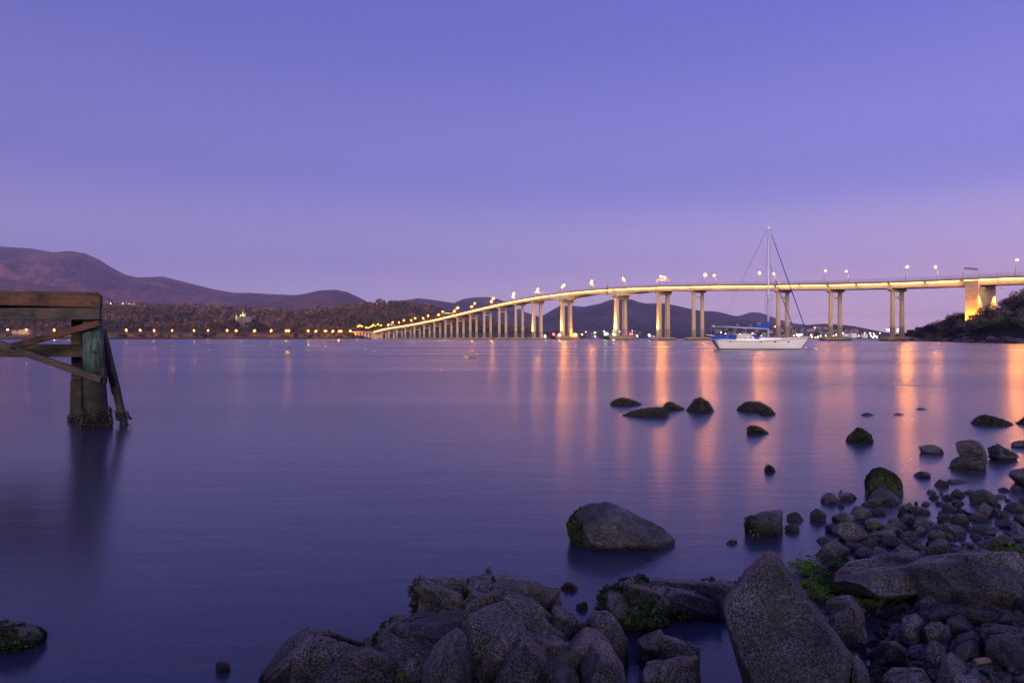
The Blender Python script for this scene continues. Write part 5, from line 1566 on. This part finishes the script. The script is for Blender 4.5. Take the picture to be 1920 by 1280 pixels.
def weed_cover(o, pts, nrm, size, mat, seed):
    v, f = weed_arrays(pts, nrm, size, seed)
    c = link('seaweed', pyd('seaweed', v - np.array(o.location), f, mat), o); c['kind'] = 'stuff'
def patchy(th, sc, seed):
    return lambda mid, nn: (fbm(mid * sc + seed, 3) > th).astype(float)

p_, q_ = surf_pts(vA, fA, 4500, 1, lambda m_, n_: ((m_[:, 0] < .52 + .12 * fbm(m_ * 9, 2)) & (m_[:, 2] > -.02) & (n_[:, 1] < .4)).astype(float))
weed_cover(hA, p_, q_, .016, M['weed_dark'], 1)
p_, q_ = surf_pts(vB, fB, 500, 2, lambda m_, n_: ((m_[:, 0] < 1.98) & (m_[:, 2] > -.02)).astype(float))
weed_cover(hB, p_, q_, .02, M['weed_dark'], 2)
p_, q_ = surf_pts(vD, fD, 2600, 9, lambda m_, n_: (m_[:, 2] > .0) * (fbm(m_ * 7, 2) > -.1).astype(float))
weed_cover(hD, p_, q_, .012, M['weed_dark'], 9)
p_, q_ = surf_pts(vC, fC, 4000, 3, lambda m_, n_: np.clip(n_[:, 2] + .4, 0, 1) * (m_[:, 2] > .06))
weed_cover(hC, p_, q_, .013, plain('moss', (.020, .033, .007), .8, var=.4, scale=20), 3)

# oyster-crusted rocks out in the water: (x0, x1, ytop, ybase, label)
OY = [(1142, 1206, 747, 759, 'low green-tinged oyster rock, farthest left in the middle water', 'g'), (1163, 1255, 764, 780, 'long flat oyster rock lowest of the left group'), (1242, 1284, 755, 768, 'small oyster mound touching the tallest oyster rock'),
      (1285, 1341, 746, 771, 'tallest domed oyster rock in the middle water'), (1378, 1452, 752, 770, 'broad flat oyster rock on the orange reflection'), (1421, 1454, 766, 777, 'small oyster clump against the broad flat oyster rock'),
      (1402, 1441, 800, 813, 'small lone oyster clump below the broad flat one'), (1437, 1449, 878, 886, 'tiny lone stone in the middle water'), (1612, 1642, 774, 779, 'barely awash oyster clump right of the middle water'),
      (1583, 1637, 804, 829, 'domed oyster rock standing alone at right'), (1820, 1899, 780, 796, 'long flat oyster rock near the right edge'), (1905, 1960, 783, 795, 'oyster clump cut by the right edge'),
      (1672, 1700, 775, 778, 'sliver of rock awash far right'), (1715, 1740, 765, 768, 'thin sliver of rock awash beyond the others')]
for k, it in enumerate(OY):
    x0_, x1_, yt, yb, lab = it[:5]
    d = wd(yb) + .1
    w = (x1_ - x0_) / F * d; h = ((yb - yt) / F * d + .01) * .85
    cx = ((x0_ + x1_) / 2 - 960) / F * d
    g = np.random.default_rng(700 + k)
    pk = g.uniform(-.25, .25)
    pts = [(cx + w * .5 * a * e, d + w * .32 * b_ * e, z) for a, b_ in ((-1, 0), (-.6, -.8), (.1, -1), (.7, -.7), (1, .1), (.5, .9), (-.5, .9)) for e, z in ((1, -.15), (.95, 0.0))]
    pts += [(cx + w * (pk + a), d + w * b_, h * zz) for a, b_, zz in ((-.12, 0, 1), (.08, .1, .95), (-.28, -.05, .62), (.26, 0, .66), (0, -.18, .7))]
    thin = (yb - yt) < 8
    v, f = rock_arrays(pts, 5, 20, 30 + k * 2.1, .0 if thin else .14, .004 if thin else .02, facets=0 if thin else 6)
    o = add_rock('rock', v, f, M['rock_dark'], lab)
    if not thin:
        p_, q_ = surf_pts(v, f, int(500 + 14 * (x1_ - x0_)), 40 + k, lambda m_, n_: (m_[:, 2] > -.02).astype(float) * (.3 + np.clip(n_[:, 2], 0, 1)))
        cover(o, p_, q_, .034, M['oyster'], 'oysters', 50 + k)
        p_, q_ = surf_pts(v, f, 260, 60 + k, lambda m_, n_: (m_[:, 2] > h * .2) * (fbm(m_ * 4 + k, 2) > .05).astype(float))
        if len(p_): weed_cover(o, p_, q_, .035, M['weed_dark'], 70 + k)

# ------------------------------------------------------------------ shore ground
def shore_h(x, y):
    px = 960 + x / np.maximum(y, .3) * F
    # edge of the beach: distance from the camera at which the ground dips under the water, by bearing
    edge = np.interp(px, [300, 480, 700, 1000, 1150, 1300, 1500, 1560, 1640, 1760, 1920, 2300, 3000], [2.0, 2.6, 3.2, 3.55, 3.5, 4.1, 4.5, 5.2, 5.9, 6.6, 7.4, 8.5, 9])
    edge = np.where(y < .4, 2.6 + np.clip(x, -3, 3) * .6, edge)
    r = edge - y
    base = np.where(r > 0, -.03 + .035 * r + .03 * np.clip(r - 1.8, 0, 2), r * .10 - .03)
    # hollow of the tide pool
    base = base - .19 * np.exp(-(((px - 1270) / 150) ** 2 + ((y - 3.5) / .42) ** 2))
    base = base - .10 * np.exp(-(((px - 1620) / 60) ** 2 + ((y - 3.55) / .5) ** 2)) - .10 * np.exp(-(((px - 1660) / 60) ** 2 + ((y - 3.0) / .16) ** 2))
    base = base - .05 * np.clip((y - 4.3) / .5, 0, 1)
    left = np.clip((-1.15 - x) / .5, 0, 1) * np.clip((y + 1.5) / 1.5, 0, 1)
    # unseen bank added behind the camera, its height set to shade the foreground
    bk = np.clip((-1.8 - y) / 6.5, 0, 1)
    return np.maximum(base - left * .5, -.6) + 3.3 * bk * bk * (3 - 2 * bk)
def shore_hn(x, y):
    q = np.stack([x, y, 0 * x], -1).reshape(-1, 3)
    return shore_h(x, y) + (fbm(q * 2.2, 4, .55) * .045 + ridged(q * 9, 3, .6) * .012).reshape(np.shape(x))
xs = np.concatenate([np.linspace(-18, -4, 40)[:-1], np.linspace(-4, 8, 330), np.linspace(8, 20, 40)[1:]]); ys = np.concatenate([np.linspace(-14, -3, 40)[:-1], np.linspace(-3, 9.5, 360)])
X, Y = np.meshgrid(xs, ys)
v = np.stack([X, Y, shore_hn(X, Y)], -1).reshape(-1, 3)
R_, C_ = X.shape
i_ = (np.arange(R_ - 1)[:, None] * C_ + np.arange(C_ - 1)).ravel()
tag(link('shore', pyd('shore', v, np.stack([i_, i_ + 1, i_ + C_ + 1, i_ + C_], 1), M['gravel'], True)), kind='structure')

# ------------------------------------------------------------------ cobbles of the right shore, each placed by its own spot
CM = []
for k in range(26):
    g = np.random.default_rng(900 + k)
    ax = np.array([1, g.uniform(.65, 1.0), g.uniform(.5, .85)])
    d = g.normal(size=(g.integers(8, 13), 3)); d /= np.linalg.norm(d, axis=1)[:, None]
    d = np.concatenate([d, -d[:3] + g.normal(size=(3, 3)) * .2, np.array([(1, .2, -.3), (-1, -.1, -.3), (0, 1, -.2), (0, -1, -.2), (.2, .1, 1), (0, 0, -1)])])
    d /= np.linalg.norm(d, axis=1)[:, None]
    v, f = rock_arrays(d * g.uniform(.75, 1.25, (len(d), 1)), 5, 110, k * 3.3 + .1, .03, .03, facets=10, cells=0, cut=(.50, .92))
    lo, hi = v.min(0), v.max(0)
    v = (v - (lo + hi) / 2) / ((hi - lo) / 2)           # fits the unit box exactly
    CM.append([pyd('cobble_%d_%s' % (k, t_), v, f, M[t_], True) for t_ in ('rock', 'rock_dark', 'rock_green')])
Z5 = lambda a, b_, c, d: (1500 + a / 4.571, 1500 + b_ / 4.571, 860 + c / 4.571, 860 + d / 4.571)
Z6 = lambda a, b_, c, d: (1560 + a / 4.571, 1560 + b_ / 4.571, 1000 + c / 4.571, 1000 + d / 4.571)
CB = [Z5(*q) for q in [(285, 585, 530, 715), (400, 620, 400, 520), (550, 712, 500, 618), (215, 350, 545, 628), (285, 470, 455, 562), (140, 435, 700, 872), (430, 560, 720, 785), (465, 682, 765, 865), (530, 672, 680, 765), (600, 830, 612, 705),
      (695, 912, 662, 765), (750, 992, 738, 828), (755, 917, 505, 612), (870, 970, 470, 572), (940, 1112, 488, 612), (940, 1102, 395, 472), (1085, 1242, 610, 698), (1085, 1290, 693, 792), (930, 1087, 715, 805), (1215, 1322, 374, 438),
      (1190, 1330, 470, 550), (1290, 1450, 458, 560), (1280, 1422, 253, 332), (1470, 1697, 265, 390), (1480, 1662, 372, 505), (1445, 1592, 452, 530), (1210, 1422, 560, 655), (1450, 1672, 565, 645), (1510, 1852, 628, 775), (95, 222, 430, 527),
      (185, 340, 292, 380), (325, 492, 280, 355), (540, 672, 335, 412), (990, 1117, 105, 162), (1270, 1452, 170, 212), (1155, 1266, 174, 236), (1695, 1782, 240, 277), (1800, 1892, 226, 268), (1110, 1187, 300, 346), (840, 962, 370, 452),
      (600, 665, 420, 452), (690, 830, 560, 640), (930, 1062, 588, 660), (1060, 1270, 562, 612), (1660, 1800, 440, 540), (1760, 1920, 372, 455), (1690, 1900, 520, 600), (1800, 1990, 560, 660), (1840, 2010, 480, 560), (1770, 1960, 640, 720),
      (1870, 2010, 700, 790), (1400, 1500, 258, 302), (1640, 1760, 296, 332), (1880, 1960, 310, 375), (835, 880, 445, 492), (640, 720, 352, 402), (720, 822, 346, 402), (1020, 1140, 360, 400), (1150, 1230, 355, 392), (1075, 1160, 262, 296),
      (1195, 1232, 272, 304), (1290, 1400, 345, 392), (1310, 1442, 425, 480), (330, 362, 262, 288), (200, 260, 345, 385), (320, 378, 375, 418), (150, 300, 660, 722), (600, 770, 760, 830), (1085, 1200, 752, 812), (1305, 1392, 738, 800),
      (1390, 1492, 700, 760), (880, 950, 668, 730), (1480, 1560, 640, 700), (1000, 1070, 540, 580), (1240, 1320, 640, 700), (1330, 1420, 640, 690)]]
CB += [Z6(*q) for q in [(470, 640, 355, 500), (350, 470, 270, 360), (560, 700, 590, 660), (985, 1050, 840, 890), (960, 1112, 1030, 1112), (1080, 1252, 1100, 1212), (930, 1142, 1120, 1182), (40, 192, 690, 792), (670, 852, 950, 1052), (440, 522, 1200, 1285),
      (480, 652, 780, 925), (250, 390, 600, 680), (300, 420, 880, 960), (560, 660, 1060, 1110), (700, 770, 1020, 1070), (860, 960, 1060, 1120), (1250, 1330, 440, 500), (1560, 1660, 410, 545), (1100, 1210, 560, 600), (1000, 1110, 640, 700),
      (880, 960, 1180, 1260), (980, 1100, 1210, 1285), (1120, 1240, 1215, 1290), (1250, 1310, 1160, 1230), (1180, 1260, 1010, 1070), (1440, 1560, 1010, 1070), (1560, 1650, 1060, 1130), (120, 262, 1010, 1152), (240, 330, 1120, 1200), (330, 440, 1160, 1260),
      (20, 120, 400, 480), (140, 220, 470, 540), (380, 480, 640, 720), (640, 740, 650, 720), (1180, 1320, 940, 1010), (1340, 1440, 1240, 1290), (1010, 1080, 900, 960), (840, 930, 1110, 1150)]]
# larger separate stones at the right edge of the water
CB2 = [((1788, 1857, 823, 862), 'angular dark boulder at the back of the right-edge rock cluster'), ((1778, 1844, 845, 880), 'rounded grey boulder at the front of the right-edge rock cluster'), ((1853, 1912, 834, 864), 'lumpy weedy rock right of the rounded grey boulder'),
       ((1727, 1766, 833, 850), 'small dome rock alone in the water left of the right-edge cluster'), ((1886, 1965, 871, 912), 'large smooth boulder cut by the right edge'), ((1885, 1960, 824, 839), 'flat low rock cut by the right edge'),
       ((1476, 1505, 959, 976), 'small angular stone right of the blocky boulder'), ((1472, 1500, 981, 998), 'small rounded stone below the angular stone'), ((1520, 1546, 953, 976), 'small dark stone at the left end of the cobbles'),
       ((1355, 1386, 1011, 1021), 'flat stone awash left of the blocky boulder'), ((1212, 1222, 1042, 1049), 'tiny stone awash beyond the flat ledge'), ((1080, 1102, 1127, 1142), 'small weedy stone in the inlet beside the outcrop'),
       ((1164, 1186, 1083, 1096), 'dark mussel clump on the left tip of the flat ledge'), ((1190, 1214, 1080, 1094), 'dark mussel clump in the shallows by the flat ledge'), ((1054, 1080, 1096, 1106), 'weedy clump in the shallow inlet'), ((1038, 1050, 1101, 1110), 'tiny green clump in the shallow inlet')]
def put_cobble(box, mat_i, label, group=None, rng_=random.Random(77), lift=0.0, name='cobble', cat='rock'):
    x0_, x1_, yt, yb = box
    d0 = wd(yb)
    cx = (x0_ + x1_) / 2
    zg = float(shore_h(np.array([(cx - 960) / F * d0]), np.array([d0]))[0])
    zg = min(max(zg, 0.0), .22)
    d = (CH - zg) * F / (yb - HZ)
    w = (x1_ - x0_) / F * d / 2
    dep = w * rng_.uniform(.65, .85)
    dc = d + dep * .75
    hgt = (CH - (yt - HZ) / F * dc) - zg
    hgt = max(hgt, w * .35)
    sink = .35 * hgt + .02
    o = link(name, rng_.choice(CM)[mat_i])
    o.location = ((cx - 960) / F * dc, dc, zg + (hgt - sink) / 2)
    o.scale = (w * 1.03 * dc / d, dep, (hgt + sink) / 2)
    o.rotation_euler = (rng_.uniform(-.1, .1), rng_.uniform(-.12, .12), rng_.uniform(-.35, .35) + rng_.choice((0, math.pi)))
    return tag(o, label, cat, group)
for k, (bx, lab) in enumerate(CB2):
    o = put_cobble(bx, 2 if k in (1, 2, 11, 14, 15) else 1 if k > 5 else 0, lab, name='rock')
    if k in (1, 2, 12, 13, 14):
        me = o.data; mw = Matrix.LocRotScale(o.location, o.rotation_euler, o.scale)
        vv = np.array([(mw @ q.co)[:] for q in me.vertices]); ff = np.array([p.vertices[:] for p in me.polygons])
        p_, q_ = surf_pts(vv, ff, 260, 80 + k, lambda m_, n_: (n_[:, 2] > -.2).astype(float))
        v_, f_ = shell_cluster(p_, q_, .022, 90 + k)
        inv = mw.inverted(); v_ = np.array([(inv @ Vector(q))[:] for q in v_])
        c = link('shells', pyd('shells', v_, f_, M['oyster']), o); c['kind'] = 'stuff'
# each cobble is named by its look and by its place in the rows that run up the beach from the water
ROWS = ['row farthest out in the water', 'second row from the water', 'third row from the water', 'fourth row from the water', 'row just above the bedrock hump', 'row along the bedrock hump', 'row below the bedrock hump', 'middle row of the lower right', 'second lowest row at right', 'lowest row at right']
edges = [0, 905, 935, 962, 990, 1015, 1050, 1110, 1165, 1225, 1400]
for r_ in range(10):
    row = sorted([bx for bx in CB if edges[r_] <= bx[3] < edges[r_ + 1]], key=lambda q: q[0])
    for k, bx in enumerate(row):
        mi_ = random.choice((0, 0, 1, 2))
        asp = (bx[1] - bx[0]) / (bx[3] - bx[2])
        put_cobble(bx, mi_, '%s %s cobble, %s in the %s' % (('grey', 'dark', 'greenish')[mi_], 'flat' if asp > 2 else 'blocky' if asp < 1.4 else 'angular', nth(k, 'left'), ROWS[r_]), 'cobbles of the right shore')
# smaller stones filling the gaps
g = random.Random(31)
n_s = 0
while n_s < 250:
    px, py = g.uniform(1540, 1935), g.uniform(925, 1285)
    if py < 1030 and px < 1540 + (1030 - py) * .9: continue
    if px < 1600 and py > 1180: continue
    if 1560 < px and 1040 < py < 1100: continue
    sz = g.uniform(6, 19) * (1 + (py - 900) / 500)
    put_cobble((px, px + sz * g.uniform(1, 1.7), py, py + sz * .75), g.choice((0, 1, 1)), 'small stone in the gaps between the right shore cobbles', 'small stones of the right shore', g, name='stone')
    n_s += 1
# pebbles and mussels too many to count
def pebble_stuff(name, N, sampler, size, mat, seed, label, pointed=False):
    g = np.random.default_rng(seed)
    px, py = sampler(g, N)
    Yd = wd(py); x = (px - 960) / F * Yd
    z = shore_hn(x, Yd)
    for _ in range(2):
        Yd = (CH - z) * F / (py - HZ); x = (px - 960) / F * Yd; z = shore_hn(x, Yd)
    pts = np.stack([x, Yd, z], -1)
    if pointed:
        nrm = np.tile((0, 0, 1.0), (N, 1)) + g.normal(size=(N, 3)) * .5; nrm /= np.linalg.norm(nrm, axis=1)[:, None]
        v, f = shell_cluster(pts, nrm, size, seed, .6)
    else:
        bv, bf = ico(2)
        s = size * g.uniform(.4, 1.5, N)
        sc = np.stack([s, s * g.uniform(.6, 1, N), s * g.uniform(.4, .8, N)], -1)
        jit = 1 + g.normal(size=(N, len(bv))) * .09
        th = g.uniform(0, 6.28, N)
        w = bv[None] * jit[..., None] * sc[:, None]
        v = np.stack([w[..., 0] * np.cos(th)[:, None] - w[..., 1] * np.sin(th)[:, None], w[..., 0] * np.sin(th)[:, None] + w[..., 1] * np.cos(th)[:, None], w[..., 2]], -1) + pts[:, None] + (0, 0, size * .2)
        v = v.reshape(-1, 3)
        f = (np.arange(N)[:, None, None] * len(bv) + bf[None]).reshape(-1, 3)
    o = link(name, pyd(name, v, f, mat, True)); tag(o, label, name, kind='stuff')
pebble_stuff('pebbles', 1500, lambda g, N: (g.uniform(1500, 1940, N), g.uniform(1000, 1300, N)), .018, M['rock_dark'], 5, 'dark wet pebbles between the cobbles of the right shore')
pebble_stuff('mussels', 1500, lambda g, N: (g.normal(1310, 75, N), g.normal(1255, 32, N).clip(1170, 1300)), .034, M['shell'], 6, 'black mussels crowded round the tide pool left of the slab', True)
pebble_stuff('mussel_bed', 900, lambda g, N: (g.normal(1640, 60, N), g.normal(1190, 45, N).clip(1100, 1295)), .03, M['shell'], 7, 'black mussels on the wet ground right of the slab', True)
pebble_stuff('rubble', 700, lambda g, N: (g.uniform(700, 1250, N), g.uniform(1130, 1300, N)), .03, M['rock_dark'], 8, 'small dark rubble lodged between the bedrock humps')

# sea lettuce patches
def weed_patch(N, sampler, size, mat, seed, label, lift=.02):
    g = np.random.default_rng(seed)
    px, py = sampler(g, N)
    Yd = wd(py); x = (px - 960) / F * Yd
    for _ in range(3):
        z = np.maximum(shore_hn(x, Yd), 0) + lift; Yd = (CH - z) * F / (py - HZ); x = (px - 960) / F * Yd
    cl = fbm(np.stack([x * 7, Yd * 7, 0 * x], -1), 2)
    k = cl > -.05
    pts = np.stack([x, Yd, z + np.clip(cl, 0, 1) * .05], -1)[k]
    nrm = np.tile((0, 0, 1.0), (len(pts), 1))
    v, f = weed_arrays(pts, nrm, size, seed)
    tag(link('sea_lettuce', pyd('sea_lettuce', v, f, mat)), label, 'seaweed', kind='stuff')
weed_patch(14000, lambda g, N: (g.normal(1535, 24, N), g.normal(1086, 16, N)), .011, M['weed'], 1, 'bright green sea lettuce on wet ground right of the slab tip')
weed_patch(9000, lambda g, N: (g.normal(1590, 32, N), g.normal(1120, 10, N)), .010, M['weed'], 2, 'green sea lettuce trailing right behind the slab')
weed_patch(900, lambda g, N: (g.uniform(1830, 1925, N), g.normal(1030, 2, N)), .012, M['weed'], 3, 'line of green weed along the top of the right bedrock', .13)
def weed_on(lab, n_, size, mat, seed, cond):
    o = next(q for q in bpy.data.objects if q.get('label') == lab)
    v, f = hero_v[lab]
    p_, q_ = surf_pts(v, f, n_, seed, cond)
    if len(p_): weed_cover(o, p_, q_, size, mat, seed)
front = lambda m_, n_: (n_[:, 1] < -.1) * (n_[:, 2] < .75) * (fbm(m_ * 6, 2) > -.02).astype(float)
weed_on('flat topped rock hung with dark weed behind the tide pool', 4000, .02, M['weed_dark'], 11, front)
weed_on('smooth flat ledge between the tide pool and open water', 2500, .02, M['weed_dark'], 12, lambda m_, n_: front(m_, n_) * (m_[:, 2] < .08))
weed_on('dark weedy rock between the low shelf and the main outcrop', 1800, .018, M['weed_dark'], 13, front)
weed_on('rear left corner of the bedrock outcrop with mussels', 2200, .018, M['weed_dark'], 14, lambda m_, n_: front(m_, n_) * (m_[:, 2] < .22))
weed_on('small rounded stone wedged below the dark weedy rock', 900, .016, M['weed'], 15, lambda m_, n_: (m_[:, 0] > -.46) * (n_[:, 2] > .2).astype(float) * (fbm(m_ * 9, 2) > 0))
for lab, n_, sd in (('rear left corner of the bedrock outcrop with mussels', 260, 21), ('flat rear ledge of the bedrock outcrop along the water', 90, 22)):
    o = next(q for q in bpy.data.objects if q.get('label') == lab); v, f = hero_v[lab]
    p_, q_ = surf_pts(v, f, n_, sd, lambda m_, n2: ((m_[:, 0] < -.48) * (n2[:, 0] < .2)).astype(float) + .02)
    cover(o, p_, q_, .035, M['shell'], 'mussels', sd)
# pale piece of pipe lying in the lower right
a_, b_ = P(1829, 1240, 2.95), P(1866, 1235, 2.98)
tag(MB().tube(a_, b_, .014, .013, 12).build('pipe', M['concrete_d'], None, True), 'short pale length of pipe lying among the lower right stones', 'pipe')

# ------------------------------------------------------------------ air
if HAZE:
    hz = MB().box((0, 6600, 700), (30000, 14400, 1408)).mesh('haze')
    m = bpy.data.materials.new('evening_haze'); m.use_nodes = True
    nn, ll = m.node_tree.nodes, m.node_tree.links
    nn.clear()
    ou = nn.new('ShaderNodeOutputMaterial'); vo = nn.new('ShaderNodeVolumePrincipled')
    vo.inputs['Color'].default_value = (0.60, 0.56, 1.0, 1); vo.inputs['Density'].default_value = HAZE; vo.inputs['Anisotropy'].default_value = 0.0
    ll.new(vo.outputs[0], ou.inputs['Volume'])
    hz.materials.append(m)
    o = link('haze', hz); tag(o, kind='stuff', label='thin mauve evening haze over the river and hills', cat='haze')
if DEBUG:
    pr_ = np.stack([960 + vT[:, 0] / vT[:, 1] * F, HZ - (vT[:, 2] - CH) / vT[:, 1] * F], -1)
    for yy in range(1030, 1290, 20):
        s_ = pr_[np.abs(pr_[:, 1] - yy) < 8, 0]
        if len(s_): print('SLAB', yy, s_.min().round(), s_.max().round())

# angular rocks along the headland waterline
g = random.Random(19)
for k in range(60):
    t_ = g.random(); i0 = g.choice((1, 2, 2, 3, 3, 4, 4))
    q = HL[i0] + (HL[i0 + 1] - HL[i0]) * t_
    d_ = HL[i0 + 1] - HL[i0]; nn_ = np.array([-d_[1], d_[0]]) / np.linalg.norm(d_)
    q = q + nn_ * g.uniform(-.5, 4.5)
    s_ = g.uniform(.5, 1.7)
    o = link('shore_rock', g.choice(CM)[g.choice((0, 1, 1))])
    o.location = (q[0], q[1], max(0, float(hl_h(np.array([q[0]]), np.array([q[1]]))[0])) + s_ * .15)
    o.scale = (s_ * 1.4, s_, s_ * .6); o.rotation_euler = (g.uniform(-.2, .2), g.uniform(-.2, .2), g.uniform(0, 6))
    tag(o, 'grey rock on the waterline of the right headland', 'rock', 'rocks along the headland waterline')
